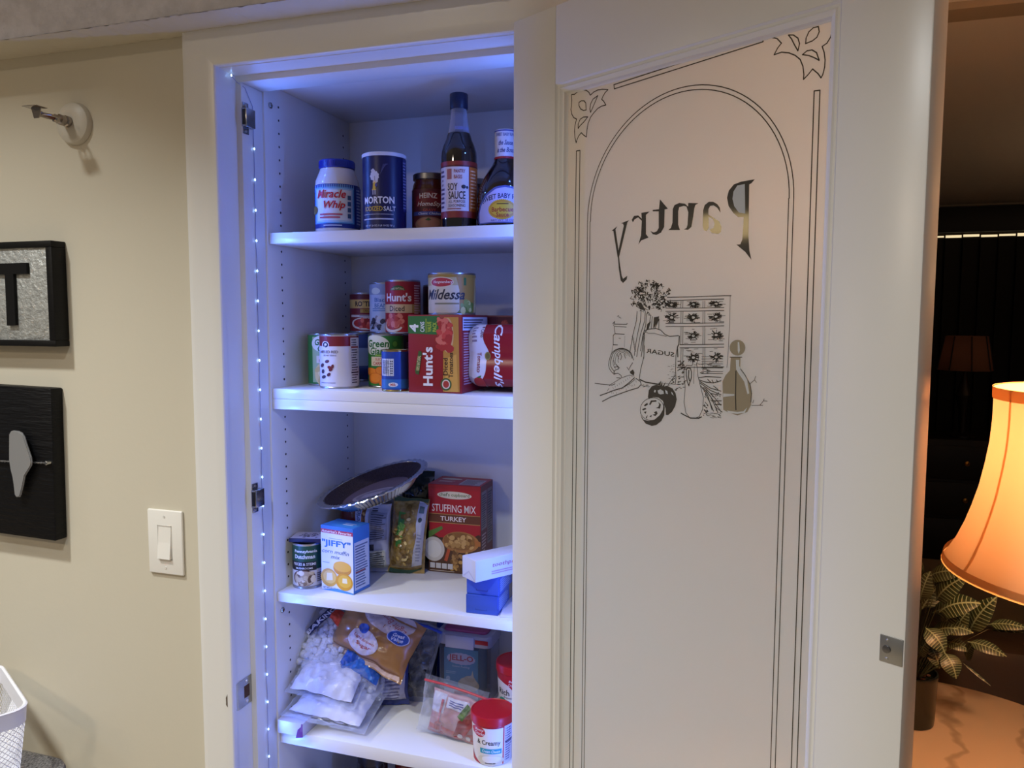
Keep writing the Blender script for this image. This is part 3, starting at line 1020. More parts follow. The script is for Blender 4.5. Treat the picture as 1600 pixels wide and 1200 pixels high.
o|7|3676,15489 3679,15524
o|13|3707,15464 3738,15473
o|7|3678,15432 3687,15401
o|10|3643,15463 3605,15474
o|13|3726,15448 3778,15444
o|13|3692,15439 3721,15419
o|7|3716,15463 3764,15472
o|10|3702,15438 3748,15417
o|7|3723,15446 3778,15440
o|10|3667,15434 3659,15411
o|7|3645,15461 3610,15470
o|13|3639,15439 3609,15428
o|14|3706,15454 3701,15440 3687,15431 3669,15428 3652,15434 3641,15446 3641,15460 3651,15472 3667,15478 3686,15476 3700,15467 3706,15454
o|5|3704,15481 3737,15484
o|5|3716,15381 3772,15383
o|5|3685,15401 3729,15404
o|5|3637,15476 3695,15480
o|5|3618,15423 3681,15423
o|5|3583,15532 3647,15535
o|5|3558,15393 3642,15397
o|5|3632,15392 3679,15391
o|5|3736,15406 3797,15408
o|5|3548,15459 3598,15460
o|5|3621,15441 3686,15439
o|5|3640,15543 3683,15541
o|8|3131,15009 3376,15022 3799,15048
o|7|3142,15271 3145,15010
o|7|3172,15277 3175,15011
o|7|3483,15281 3486,15026
o|7|3511,15287 3515,15027
o|13|3349,15118 3357,15099
o|10|3298,15122 3263,15100
o|13|3364,15165 3402,15185
o|7|3371,15165 3425,15187
o|7|3334,15113 3329,15082
o|7|3368,15173 3402,15196
o|10|3367,15154 3422,15162
o|7|3330,15118 3322,15093
o|10|3359,15182 3376,15203
o|7|3368,15130 3400,15112
o|7|3368,15151 3413,15152
o|10|3309,15146 3279,15141
o|7|3306,15176 3291,15186
o|13|3371,15169 3414,15190
o|7|3337,15132 3334,15100
o|7|3319,15124 3292,15091
o|13|3309,15129 3288,15115
o|13|3288,15154 3231,15157
o|10|3302,15161 3270,15168
o|7|3333,15114 3328,15087
o|7|3302,15148 3274,15147
o|7|3337,15121 3336,15102
o|10|3331,15118 3326,15100
o|13|3322,15179 3303,15209
o|7|3374,15134 3410,15120
o|10|3366,15183 3391,15209
o|13|3342,15122 3346,15093
o|13|3320,15175 3303,15194
o|10|3314,15156 3292,15160
o|10|3296,15132 3262,15119
o|14|3373,15152 3367,15138 3353,15127 3334,15125 3316,15130 3305,15142 3305,15156 3315,15169 3332,15176 3352,15174 3367,15165 3373,15152
o|5|3348,15055 3388,15056
o|5|3388,15070 3426,15071
o|5|3299,15213 3357,15212
o|5|3224,15244 3301,15244
o|5|3403,15206 3473,15206
o|5|3344,15264 3410,15269
o|5|3243,15231 3335,15235
o|5|3244,15128 3304,15131
o|5|3195,15265 3263,15270
o|5|3191,15167 3257,15171
o|5|3353,15115 3443,15115
o|5|3329,15122 3420,15125
o|7|3646,15168 3611,15165
o|7|3641,15173 3598,15175
o|10|3685,15149 3688,15129
o|7|3728,15158 3756,15152
o|7|3713,15163 3752,15154
o|13|3651,15170 3596,15169
o|7|3679,15151 3676,15124
o|13|3681,15132 3681,15100
o|10|3683,15135 3686,15104
o|13|3665,15153 3651,15139
o|7|3694,15143 3713,15107
o|13|3707,15197 3729,15217
o|10|3700,15206 3712,15224
o|10|3719,15177 3750,15182
o|7|3688,15194 3697,15219
o|7|3685,15149 3694,15114
o|10|3728,15186 3754,15194
o|7|3648,15163 3603,15153
o|10|3664,15155 3634,15129
o|13|3652,15173 3602,15177
o|13|3715,15200 3739,15217
o|7|3688,15201 3694,15224
o|10|3693,15151 3711,15125
o|13|3729,15178 3780,15185
o|7|3629,15179 3578,15186
o|10|3714,15178 3737,15182
o|10|3648,15166 3621,15162
o|10|3732,15183 3771,15191
o|7|3713,15168 3742,15166
o|13|3674,15193 3663,15229
o|14|3713,15172 3709,15158 3695,15149 3677,15146 3660,15151 3649,15163 3649,15177 3659,15189 3675,15196 3694,15194 3708,15186 3713,15172
o|5|3584,15238 3629,15244
o|5|3647,15277 3695,15278
o|5|3688,15063 3750,15064
o|5|3548,15067 3621,15069
o|5|3702,15160 3775,15160
o|5|3597,15057 3647,15057
o|5|3589,15238 3631,15243
o|5|3649,15062 3688,15060
o|5|3584,15087 3626,15091
o|5|3567,15061 3606,15066
o|5|3635,15048 3701,15054
o|5|3620,15095 3654,15100
o|5|3463,15165 3620,15173 3779,15177
o|5|3464,15136 3621,15144 3779,15148
o|5|3465,15101 3622,15110 3780,15115
o|5|3466,15072 3623,15081 3781,15086
o|7|3467,15028 3624,15037 3782,15042
o|7|3467,15018 3624,15027 3783,15033
o|7|3469,14969 3625,14979 3784,14985
o|7|3469,14944 3626,14954 3785,14961
o|10|3425,14887 3538,14908 3759,14911
o|10|3437,14858 3540,14835 3652,14832 3760,14868
o|10|3449,14839 3609,14761 3764,14732
o|10|3450,14819 3610,14731 3766,14684
o|10|3462,14781 3567,14669 3639,14478
o|10|3497,14763 3612,14653 3729,14447
o|10|3519,14765 3656,14656 3769,14548
o|10|3543,14727 3658,14598 3777,14461
o|10|3533,14687 3615,14555 3662,14461
o|10|3658,14598 3773,14607
o|10|3682,14551 3775,14558
o|10|3611,14692 3722,14681
o|10|3561,14875 3607,14839
o|10|3628,14869 3652,14832
o|10|3695,14873 3717,14846
o|10|3653,14793 3720,14749
o|8|3532,14570 3560,14548
o|8|3724,14715 3735,14692
o|8|3722,14498 3749,14481
o|8|3547,14422 3563,14406
o|8|3764,14476 3791,14463
o|8|3747,14428 3767,14409
o|8|3563,14460 3576,14445
o|8|3615,14608 3639,14590
o|8|3720,14575 3731,14561
o|8|3541,14701 3555,14682
o|8|3693,14520 3716,14498
o|8|3522,14645 3545,14635
o|8|3553,14745 3563,14733
o|8|3635,14660 3662,14648
o|8|3754,14451 3771,14442
o|8|3714,14632 3722,14627
o|8|3743,14673 3756,14658
o|8|3697,14487 3705,14475
o|8|3682,14668 3699,14662
o|8|3621,14679 3643,14667
o|8|3696,14691 3719,14671
o|8|3521,14541 3528,14525
o|8|3535,14669 3544,14655
o|8|3731,14430 3756,14414
o|8|3513,14714 3528,14708
o|8|3685,14593 3693,14584
o|9|3196,14817 3234,14840
o|9|3085,15005 3125,15014
o|9|3104,14779 3145,14783
o|9|3110,15033 3147,15045
o|9|3135,15075 3151,15084
o|9|3133,15058 3179,15074
o|9|3198,14814 3217,14816
o|9|3188,14981 3230,14994
o|9|3101,14880 3138,14892
o|9|3103,14806 3116,14823
o|9|3112,14806 3154,14825
o|9|3154,14997 3189,15017
o|9|3163,15033 3193,15053
o|9|3166,14792 3212,14802
o|9|3159,14989 3175,15002
o|9|3116,14977 3160,14994
o|9|3139,15043 3181,15062
o|9|3102,15030 3125,15032
o|9|3163,14937 3202,14956
o|9|3119,14851 3139,14871
o|9|3135,15011 3163,15018
o|9|3168,15007 3188,15020
o|9|3164,15080 3187,15086
o|9|3176,15090 3196,15100
o|9|3170,15001 3214,15007
o|9|3155,14881 3193,14885
o|9|3115,14861 3145,14871
o|9|3168,15038 3205,15040
o|9|3172,14947 3184,14966
o|9|3101,15040 3147,15053
o|9|3177,15011 3210,15023
o|9|3175,14928 3191,14942
o|9|3094,15091 3139,15095
o|9|3096,14964 3128,14987
o|7|3454,14952 3475,14953
o|7|3424,15065 3449,15068
o|7|3496,15027 3510,15030
o|7|3483,14993 3497,14985
o|7|3546,14959 3569,14958
o|7|3529,15014 3547,15019
o|7|3482,15005 3509,15004
o|7|3479,15031 3509,15023
o|7|3538,15000 3550,14997
o|7|3554,14992 3598,14992
o|7|3543,15000 3576,14995
o|7|3447,14956 3482,14951
o|7|3467,15029 3489,15025
o|7|3521,15025 3547,15019
o|7|3558,14972 3589,14972
o|7|3503,15003 3531,15000
o|7|3497,15015 3534,15019
o|7|3544,14993 3565,14985
o|7|3459,14951 3501,14957
o|7|3456,15066 3498,15070
o|7|3303,15169 3326,15185 3406,15183 3424,15164 3392,15074 3399,15025 3413,14916 3475,14722 3506,14625 3499,14476 3450,14372 3394,14347 3301,14343 3241,14403 3208,14542 3216,14684 3220,14755 3199,14885 3202,14995 3236,15042 3318,15041 3334,15071 3315,15140 3303,15169
o|12|3232,14977 3249,15008 3296,15005 3314,14961 3316,14881 3289,14810 3278,14769 3253,14827 3234,14907 3232,14977
o|5|3358,15033 3350,14913 3353,14803
o|14|3273,14979 3269,14888 3288,14840
o|14|3164,14392 3218,14371 3313,14339 3440,14349 3485,14371
o|9|3550,14458 3562,14451
o|9|3508,14527 3519,14520
o|9|3524,14517 3536,14510
o|9|3527,14526 3539,14519
o|9|3564,14542 3576,14535
o|9|3518,14424 3529,14417
o|9|3510,14400 3521,14393
o|9|3569,14530 3580,14523
o|9|3535,14451 3547,14444
o|9|3519,14467 3531,14460
o|9|3545,14502 3557,14495
o|9|3549,14503 3560,14496
o|9|3564,14533 3575,14526
o|9|3570,14459 3582,14452
o|9|3533,14462 3545,14455
o|9|3554,14503 3566,14496
o|9|3526,14470 3537,14463
o|9|3571,14458 3582,14451
o|9|3562,14468 3574,14461
o|9|3506,14527 3517,14520
o|9|3553,14445 3565,14438
o|9|3545,14438 3556,14431
o|4|3671,14380 3714,14380
o|4|3650,14391 3676,14389
o|4|3729,14385 3776,14385
o|4|3560,14397 3609,14397
o|4|3631,14437 3669,14435
o|4|3693,14441 3723,14439
o|4|3641,14397 3695,14397
o|4|3564,14419 3627,14420
o|4|3725,14397 3774,14397
o|4|3563,14396 3588,14393
o|4|3615,14435 3648,14433
o|4|3718,14394 3744,14392
o|4|3645,14439 3690,14438
o|4|3615,14374 3668,14374
o|4|3673,14430 3719,14430
o|4|3607,14407 3673,14408
d|8|3881,15176 4049,15182
o|9|4033,15035 4097,14963 4173,14845 4197,14734 4190,14621
o|14|3971,15004 3976,14661 3986,14508
o|6|4173,14854 4232,14905 4246,14952
o|6|4238,14900 4259,14874
o|6|4202,14584 4353,14596
o|6|4216,14613 4230,14652
o|6|4313,14593 4361,14653 4411,14652
o|6|4361,14653 4369,14677
o|4|2785,14779 3067,14776
o|4|2608,14710 2634,14711
o|4|2520,14706 2546,14707
o|4|2575,14718 2600,14720
o|4|2570,14728 2596,14729
o|4|2516,14729 2542,14731
o|4|2517,14736 2543,14738
o|4|2547,14716 2573,14717
o|4|2617,14718 2643,14720
o|4|2583,14717 2608,14718
o|4|2525,14711 2551,14713
o|4|2597,14733 2622,14735
o|4|2539,14719 2565,14721
o|4|2494,14724 2520,14725
o|4|2588,14739 2613,14740
o|4|2525,14707 2551,14708
o|4|2574,14740 2600,14741
o|7|3076,14713 3105,14721
o|7|3141,14725 3170,14732
o|7|3060,14704 3089,14704
o|7|3186,14744 3214,14748
o|7|3056,14699 3084,14697
o|7|3082,14724 3111,14728
o|7|3119,14737 3147,14743
o|7|3168,14781 3196,14784
o|7|3111,14784 3139,14781
o|7|3083,14778 3112,14785
"""
ART_FILLS = """
l|1923,16925 2026,16983 1993,16938 2051,16654 2050,16514 2034,16559 1955,16918
l|2091,17017 2233,17048 2203,17015 2057,16513 2039,16588 2142,16976 2129,17007
l|2039,16573 2064,16572 2077,16468 2118,16275 2143,16230 2217,16271 2208,16220 2144,16171 2100,16209 2066,16365
l|2445,17129 2586,17134 2525,17093 2531,16830 2576,16781 2452,16750 2403,16696 2447,16822 2456,17019 2392,17073 2330,17050 2303,17011 2281,17049 2320,17098 2392,17099 2455,17050
l|2755,17281 2887,17142 2835,17138 2832,16905 2782,16832 2706,16806 2645,16822 2605,16867 2662,16843 2713,16856 2743,16898 2738,17122 2638,17132 2638,17150 2741,17150
l|3207,17185 3363,17166 3316,17147 3301,17101 3288,17002 3263,16869 3213,16835 3148,16845 3188,16862 3203,16901 3210,17063 3181,17140 3140,17154 3067,17145 3052,17092 3056,16914 3086,16843 2900,16858 2941,16882 2965,16949 2964,17128 2992,17180 3066,17200 3156,17181 3205,17138
l|3435,16935 3436,17068 3457,17132 3518,17168 3579,17162 3641,17126 3680,17077 3693,17010 3642,17080 3588,17116 3538,17113 3514,17073 3513,17007 3608,16948 3677,16900 3709,16832 3703,16767 3666,16746 3575,16764 3535,16809 3596,16828 3610,16880 3588,16937 3517,16981 3524,16834 3494,16794 3450,16814 3436,16868
l|4157,17372 4114,17330 4084,17318 4092,16686 4112,16506 4143,16392 4055,16496 3930,16594 3983,16593 4010,16653 4022,16928 3941,16935 3874,16993 3806,17083 3780,17190 3803,17277 3871,17344 3971,17366
s|2469,15891 2549,15776 2446,15797 2405,15871
s|2690,15683 2777,15698 2766,15642 2705,15549 2681,15528
s|2578,15589 2641,15631 2605,15527 2567,15506
s|2286,14909 2345,14943 2372,14902 2360,14859 2307,14878
s|2613,14569 2624,14664 2673,14725 2748,14750 2848,14736 2947,14742 3020,14717 3070,14654 3090,14574 3068,14480 3016,14394 2956,14347 2919,14344 2911,14436 2865,14536 2790,14577 2702,14575 2626,14543
s|2487,14389 2489,14315 2542,14245 2633,14233 2734,14264 2820,14335 2868,14412 2878,14516 2898,14445 2894,14341 2847,14254 2761,14188 2685,14170 2582,14191 2516,14254 2482,14336
s|2773,14752 2823,14740 2828,14812
s|2823,14740 2847,14803 2854,14736
s|2854,14736 2908,14802 2879,14733
s|2873,14735 2983,14760 2886,14723
s|2634,14465 2665,14525 2753,14537 2760,14517 2684,14506 2660,14462
s|2791,14514 2835,14481 2818,14423 2749,14427 2793,14447 2804,14479
s|2719,14362 2763,14387 2782,14352 2745,14312 2694,14328 2745,14343
s|2545,14447 2602,14489 2615,14463 2564,14433
s|2513,14391 2571,14412 2591,14398 2533,14372
s|2547,14352 2591,14366 2579,14328
s|2644,14297 2682,14327 2676,14290
s|2580,14281 2612,14316 2600,14262
d|4092,15303 4088,15274 4075,15247 4054,15225 4026,15209 3994,15201 3961,15202 3930,15212 3904,15230 3884,15254 3874,15282 3873,15312 3882,15340 3900,15365 3925,15384 3955,15396 3988,15399 4020,15393 4049,15379 4071,15358 4086,15332
d|3892,15172 4028,15177 4028,15025 4098,14944 4168,14845 4197,14725 4192,14583 4143,14494 4009,14439 3891,14462 3804,14493 3782,14859 3823,14939 3886,15009
"""
ART_FROST = """
4041,16968 3954,16988 3886,17075 3859,17168 3871,17257 3922,17325 4024,17330
2775,14674 2824,14693 2874,14671 2881,14635 2826,14621 2788,14634
2899,14693 2936,14675 2949,14635 2912,14642
2997,14674 3021,14660 3041,14621 3010,14639
2725,14681 2750,14672 2738,14640 2713,14649
3966,15146 4014,15148 4016,15072 4044,15007 4130,14908 4166,14732 4141,14720 4090,14878 4014,14968 3975,15023
3858,14488 4007,14482 4091,14499 4141,14550 4112,14482 4008,14458 3891,14457
3798,14705 3958,14707 3959,14688 3799,14657
3986,15371 4007,15371 4020,15268 4006,15220 3989,15258
"""

def dec(s): return [tuple(int(q)/1e4 for q in p.split(',')) for p in s.split()]
border, still, letters, dec_glass, frost = MB(), MB(), MB(), MB(), MB()
for k, row in enumerate(ART_STROKES.strip().split('\n')):
    g, w, c = row.split('|'); P = dec(c); nb = k < 11
    if k in (9, 10): P = [(P[0][0], PB+.05)] + P + [(P[-1][0], PB+.05)]
    stroke(border if nb else still, P, (.0014 if nb else int(w)*.00011), YG-(.0003 if g == 'o' and not nb else .0002))
for row in ART_FILLS.strip().split('\n'):
    g, c = row.split('|'); flatpoly({'l': letters, 's': still, 'd': dec_glass}[g], dec(c), YG-(.00015 if g == 'd' else .0002))
for row in ART_FROST.strip().split('\n'): flatpoly(frost, dec(row), YG-.0004)
for x0, x1, zt_ in ((.1464, .1514, 1.7092), (.4606, .4668, 1.7092)):
    for x in (x0, x1): stroke(border, [(x, PB+.05), (x, zt_)], .0012, YG-.0002)
for r in (.1602, .1546): stroke(border, [(.3066+r*math.cos(PI*k/48), 1.7092+r*math.sin(PI*k/48)) for k in range(49)], .0013, YG-.0002)
vs, fs, asp = text_mesh('SUGAR', .015)
still.add([(.2802-a*.0468, YG-.0002, 1.5199+b*.0062+a*.0040) for a, b in vs], fs)
for mb, nm, mt, lb in ((border, 'etched_border', CLEAR, 'clear line border with arch and corner ribbons'), (letters, 'etched_lettering', CLEAR, 'mirrored word PANTRY in clear glass'),
        (still, 'etched_still_life', CLEAR, 'etched drawing of vegetables, sugar sack and spice drawers'), (dec_glass, 'etched_decanter', CLEAR2, 'etched oil decanter'), (frost, 'frosted_highlight', FROSTP, None)):
    o = mb.build(nm, mt, pane, smooth=0, fix=False); o['kind'] = 'stuff' if nm in ('etched_still_life', 'frosted_highlight') else 'structure'
    if lb: o['label'] = lb
lt = MB().bbox(.591, .6155, -.0012, .001, 1.1885, 1.2185, .0006).build('latch_plate', mat('satin_steel', '#a2a3a3', .38, 1), door); lt['label'] = 'satin steel catch plate near the free edge'
MB().lathe([(.0045,0),(.0042,.0014),(.002,.0018)], 14, (.5985, -.0012, 1.2035), axis='y').build('screw', mat('screw_dark', '#77777a', .35, 1), lt)
for dz in (-.0105, .0105): MB().lathe([(.0016,0),(.001,.0006)], 10, (.599, -.0012, 1.2035+dz), axis='y').build('screw', mat('screw_steel', '#d0d0d2', .3, 1), lt)
for z in (.25, 1.0, 1.8): MB().lathe([(.006,-.045),(.006,.045)], 12, (-.0075, DT+.006, z)).bbox(-.008, .0, DT-.004, DT+.004, z-.045, z+.045, .0005).build('hinge', CHROME(), door)
MB().lathe([(.028,0),(.026,.005),(.011,.009),(.011,.03),(.024,.04),(.027,.052),(.022,.064),(.0,.067)], 24, (.555, DT, .97), axis='y', cap=False).build('door_knob', CHROME(), door)
for o in door.children:
    if o.name.startswith('door_knob'):
        for v in o.data.vertices: v.co.y = 2*DT - v.co.y + 0

# ------------------------------------------------------------------ on the beige wall
t = thing('light_switch', 'white rocker light switch on the beige wall beside the pantry door', 'light switch', (-1.1265, 0, 1.1155))
MB().bbox(-.0425, .0425, -.0065, 0, -.066, .066, .003, seg=3).build('wall_plate', mat('white_plastic', '#e6e2da', .3), t)
fr = MB(); 
for b in ((-.0170,-.0155,-.0345,.0345), (.0155,.0170,-.0345,.0345), (-.0170,.0170,.0333,.0348), (-.0170,.0170,-.0348,-.0333)): fr.box(b[0], b[1], -.0075, -.006, b[2], b[3])
fr.build('rocker_frame', mat('white_plastic_shade', '#c9c5bd', .4), t, smooth=0)
rk = MB(); rk.v = [(-.0152,-.0066,.033),(.0152,-.0066,.033),(-.0152,-.0085,.0),(.0152,-.0085,.0),(-.0152,-.0128,-.033),(.0152,-.0128,-.033),(-.0152,-.005,.033),(.0152,-.005,.033),(-.0152,-.005,-.033),(.0152,-.005,-.033)]
rk.f = [(0,2,3,1),(2,4,5,3),(4,8,9,5),(0,1,7,6),(0,6,8,4,2),(1,3,5,9,7)]; rk.mi = [0]*6
rk.build('rocker', mat('white_plastic', '#e6e2da', .3), t, smooth=0)
for dz in (-.0525, .0525): MB().lathe([(.003,0),(.0025,.0008)], 12, (0, -.0065, dz), axis='y').build('screw', mat('white_screw', '#d2cec6', .35), t)

t = thing('sprinkler', 'chrome sidewall fire sprinkler on a round wall flange near the ceiling', 'sprinkler', (-1.3146, 0, 1.9523))
MB().lathe([(.0415,0),(.0415,.006),(.039,.011),(.030,.0165),(.018,.0185),(.012,.018)], 40, axis='y').build('flange', mat('painted_flange', '#c6bfb0', .4), t)
n = mat('chrome_bright', '#a59c94', .18, 1)
MB().lathe([(.010,.017),(.0115,.020),(.0115,.026),(.0095,.028),(.0105,.031),(.0105,.040),(.008,.043),(.008,.050),(.005,.052)], 8, axis='y').build('nozzle_body', n, t, smooth=20)
for s in (-1, 1): MB().tube([(s*.0085,-.046,0),(s*.0125,-.058,0),(s*.0115,-.072,0),(s*.004,-.083,0)], [.0026,.0024,.0022,.003], 8).build('frame_arm', n, t)
MB().tube([(0,-.050,0),(0,-.081,0)], .0022, 8, mat('glass_bulb_red', '#6b2a22', .1)).build('glass_bulb', None, t)
d = MB()
d.bbox(-.017, .017, -.106, -.080, .0090, .0102, .0004)
d.prism([(-.012,.009),(.012,.009),(.006,-.010),(-.006,-.010)], -.0905, -.0890)
d.lathe([(.006,.080),(.006,.089),(.003,.090)], 12, axis='y')
d.build('deflector', n, t)

t = thing('letter_plaque', 'black framed hammered-metal plaque with raised letter T, hung above the utensil plaque', 'wall plaque', (-1.46, 0, 1.6135))
BLK = mat('black_stained_wood', '#0c0b0c', .5, spec=.3, noise_amt=.5, noise_scale=9, stretch=(2, 2, 26), bump=.15, bump_scale=20)
for b in ((-.125,.1047,.094,.1066), (-.125,.1047,-.1066,-.094), (.089,.1047,-.094,.094), (-.125,-.112,-.094,.094)): MB().bbox(b[0], b[1], -.035, -.0005, b[2], b[3], .0015).build('frame_rail', BLK, t)
g = mat('galvanized_sheet', '#b9bab6', .42, .35, noise_amt=.3, noise_scale=70, bump=.9, bump_scale=150)
MB().bbox(-.112, .0893, -.030, -.02, -.0942, .0942, .0008).build('metal_panel', g, t)
lm = MB().prism([(-.058,.041),(-.058,.063),(.0398,.063),(.0398,.041),(.0037,.041),(.0030,-.064),(-.0205,-.0645),(-.0195,.041)], -.037, -.030); lm.build('letter', mat('black_letter', '#0c0b0c', .6, spec=.25), t, smooth=0)

t = thing('utensil_plaque', 'black wood-grain plaque with a silver spreader hung on twisted wire', 'wall plaque', (-1.46, 0, 1.262), rot=(0, math.radians(1.1), 0))
BLK2 = mat('black_grained_wood', '#08080b', .5, spec=.25, noise_amt=0, bump=.8, bump_scale=16, stretch=(1.2, 1, 9))
MB().bbox(-.13, .0775, -.030, -.0005, -.160, .160, .003).build('board', BLK2, t)
MB().tube([(-.13+.0055*k, -.0352+.0011*math.sin(k*2.1), -.0035+.00025*k+.0011*math.cos(k*2.1)) for k in range(37)], .0012, 6).tube([(-.13+.0055*k, -.0352-.0011*math.sin(k*2.1), -.0035+.00025*k-.0011*math.cos(k*2.1)) for k in range(37)], .0012, 6).build('twisted_wire', mat('silver_wire', '#c9c9cc', .3, 1), t)
MB().lathe([(.0045,.029),(.0045,.040),(.003,.041)], 12, (.070, 0, .0065), axis='y').build('wire_post', CHROME(), t)
ut = [(-.0226,.061),(-.0175,.0675),(-.0115,.0695),(.003,.069),(.012,.066),(.0185,.058),(.023,.045),(.034,.0185),(.0365,.008),(.0345,-.001),(.026,-.012),(.0165,-.024),(.0105,-.045),(.0035,-.064),(.0005,-.0700),(-.009,-.0715),(-.0135,-.066),(-.0155,-.045),(-.018,-.029),(-.0228,-.012),(-.0255,.006),(-.0245,.03)]
um = MB().prism(ut, -.045, -.0395); b = bmesh.new(); me = bpy.data.meshes.new('tmp'); me.from_pydata(um.v, [], um.f); b.from_mesh(me); bmesh.ops.recalc_face_normals(b, faces=b.faces)
be = [e for e in b.edges if len(e.link_faces) == 2 and e.calc_face_angle(0) > 1.2]
bmesh.ops.bevel(b, geom=be, offset=.0018, segments=2, affect='EDGES'); MB().bm(b).build('spreader', mat('brushed_pewter', '#939292', .4, .35), t)
MB().lathe([(.003,.030),(.003,.0398)], 8, (.004, 0, .004), axis='y').build('standoff', CHROME(), t)

# stool with a mesh basket at the lower corner of the picture
t = thing('counter_stool', 'grey tweed upholstered stool seat against the beige wall', 'stool', (-1.54, -.29, 0))
TW = mat('grey_tweed', '#8b8782', .95, noise_amt=.8, noise_scale=330, stretch=(1.5, .5, 1), bump=.7, bump_scale=240)
def slab(x0, x1, y0, y1, z0, z1, r, e, m_, n=8):
    loop = []
    for cx, cy, a0 in ((x1-r,y1-r,0),(x0+r,y1-r,90),(x0+r,y0+r,180),(x1-r,y0+r,270)):
        loop += [(cx, cy, r, math.radians(a0+90*k/n)) for k in range(n+1)]
    prof = [(-e,z0),(-e*.3,z0+e*.3),(0,z0+e),(0,z1-e),(-e*.3,z1-e*.3),(-e,z1)]; mb = MB(); L = len(loop)
    for ins, z in prof: mb.v += [(cx+(rr+ins)*math.cos(a), cy+(rr+ins)*math.sin(a), z) for cx, cy, rr, a in loop]
    for i in range(len(prof)-1): mb.f += [(i*L+k, i*L+(k+1)%L, (i+1)*L+(k+1)%L, (i+1)*L+k) for k in range(L)]
    mb.f += [tuple(range(L-1,-1,-1)), tuple((len(prof)-1)*L+k for k in range(L))]; mb.mi = [0]*len(mb.f); return mb
slab(-.235, .232, -.225, .222, .585, .66, .055, .012, None).build('seat', TW, t)
MB().tube([(x*.99, y*.99, .588) for x, y in [(-.18,-.224),(.18,-.224),(.222,-.19),(.230,-.16),(.230,.16),(.222,.19),(.18,.220),(-.18,.220),(-.222,.19),(-.233,.16),(-.233,-.16),(-.222,-.19)]], .004, 6, closed=True).build('seat_piping', mat('dark_piping', '#4d4a47', .9), t)
for sx in (-1, 1):
    for sy in (-1, 1): MB().tube([(sx*.17, sy*.165, .59), (sx*.20, sy*.195, 0)], [.019, .013], 10).build('leg', mat('dark_wood_leg', '#3a2a1e', .5), t)

t = thing('mesh_basket', 'white plastic lattice basket standing on the grey tweed stool', 'basket', (-1.497, -.167, .66), math.radians(-28.7))
WP = mat('white_basket_plastic', '#dedde3', .4)
def rr(hx, hy, r, n=8):
    o = []
    for cx, cy, a0 in ((hx-r,hy-r,0),(-hx+r,hy-r,90),(-hx+r,-hy+r,180),(hx-r,-hy+r,270)): o += [(cx+r*math.cos(math.radians(a0+90*k/n)), cy+r*math.sin(math.radians(a0+90*k/n))) for k in range(n+1)]
    return o
HB = .148
rim = MB(); lo = rr(.132,.092,.032)
for off, z in ((0,HB-.034),(.002,HB-.004),(.0035,HB),(.001,HB+.002),(-.003,HB),(-.0035,HB-.034)):
    rim.v += [(x*(1+off/.13), y*(1+off/.09), z) for x, y in lo]
L = len(lo)
for i in range(6): j = (i+1) % 6; rim.f += [(i*L+k, i*L+(k+1)%L, j*L+(k+1)%L, j*L+k) for k in range(L)]
rim.mi = [0]*len(rim.f); rim.build('rim', WP, t)
def resample(P, n):
    P = P+[P[0]]; d = [0]
    for a, b in zip(P, P[1:]): d.append(d[-1]+math.hypot(b[0]-a[0], b[1]-a[1]))
    o = []; 
    for k in range(n):
        s_ = d[-1]*k/n; i = max(q for q in range(len(d)-1) if d[q] <= s_); f = (s_-d[i])/max(1e-9, d[i+1]-d[i]); o.append((P[i][0]+(P[i+1][0]-P[i][0])*f, P[i][1]+(P[i+1][1]-P[i][1])*f))
    return o
NB = 150; ring = resample(lo, NB); lat = MB(); rows = 20
def wallp(k, v): x, y = ring[k % NB]; s_ = .86+.13*v; return (x*s_, y*s_, .004+(HB-.036)*v)
for k in range(NB):
    for q in range(rows):
        for dk in (1, -1):
            if (k+q) % 2: continue
            lat.tube([wallp(k, q/rows), wallp(k+dk, (q+1)/rows)], .0007, 3); 
stuff(lat.build('lattice_wall', WP, t, smooth=60))
slab(-.114, .114, -.08, .08, .0, .004, .03, .001, None).build('base', WP, t)
pp = tag(MB().bbox(-.001, .001, -.05, .05, 0, .118, .0004).build('notepad', ink('#e9e6d8')), 'white card standing inside the lattice basket', 'paper')
pp.location = (-1.515, -.165, .6655); pp.rotation_euler = (0, math.radians(-6), math.radians(20))

# ------------------------------------------------------------------ groceries
def face(x, y): return math.atan2(-x, 1.25+y)          # a label turned to face the room
def can(name, label, x, y, z, r, h, color, draw, yaw=0, group='food cans on the second shelf', lid=True, cat='can', gold=False):
    t = thing(name, label, cat, (x, y, z), face(x, y)+math.radians(yaw), group)
    S = mat('gold_tin', '#b8a468', .3, 1) if gold else STEEL()
    MB().lathe([(r*.92,.0012),(r*.97,0),(r,.0006),(r,.0024),(r*.985,.0034),(r*.985,h-.0034),(r,h-.0024),(r,h-.0004),(r*.975,h),(r*.95,h-.0005),(r*.945,h-.003),(r*.6,h-.0034),(0.0001,h-.0034)], 56).build('can_body', S, t)
    MB().lathe([(r*.9855,.0038),(r*.992,.0042),(r*.992,h-.0042),(r*.9855,h-.0038)], 64, cap=False).build('paper_sleeve', ink(color), t)
    if lid: MB().tube([(r*.35+.009*math.cos(a*PI/6), .006*math.sin(a*PI/6), h-.0022) for a in range(12)], .0007, 5, closed=True).build('pull_tab', S, t)
    p = cyl_print(r*.992, .0042, h-.0084); draw(p); p.build(t); return t
def facts(p, x0, y0, x1, y1, bgc='#e8e6e4', fg='#3a3540', n=14): p.rect(x0, y0, x1, y1, bgc); p.lines(x0+.02, y0+.03, x1-.02, y1-.03, n, fg, 5)

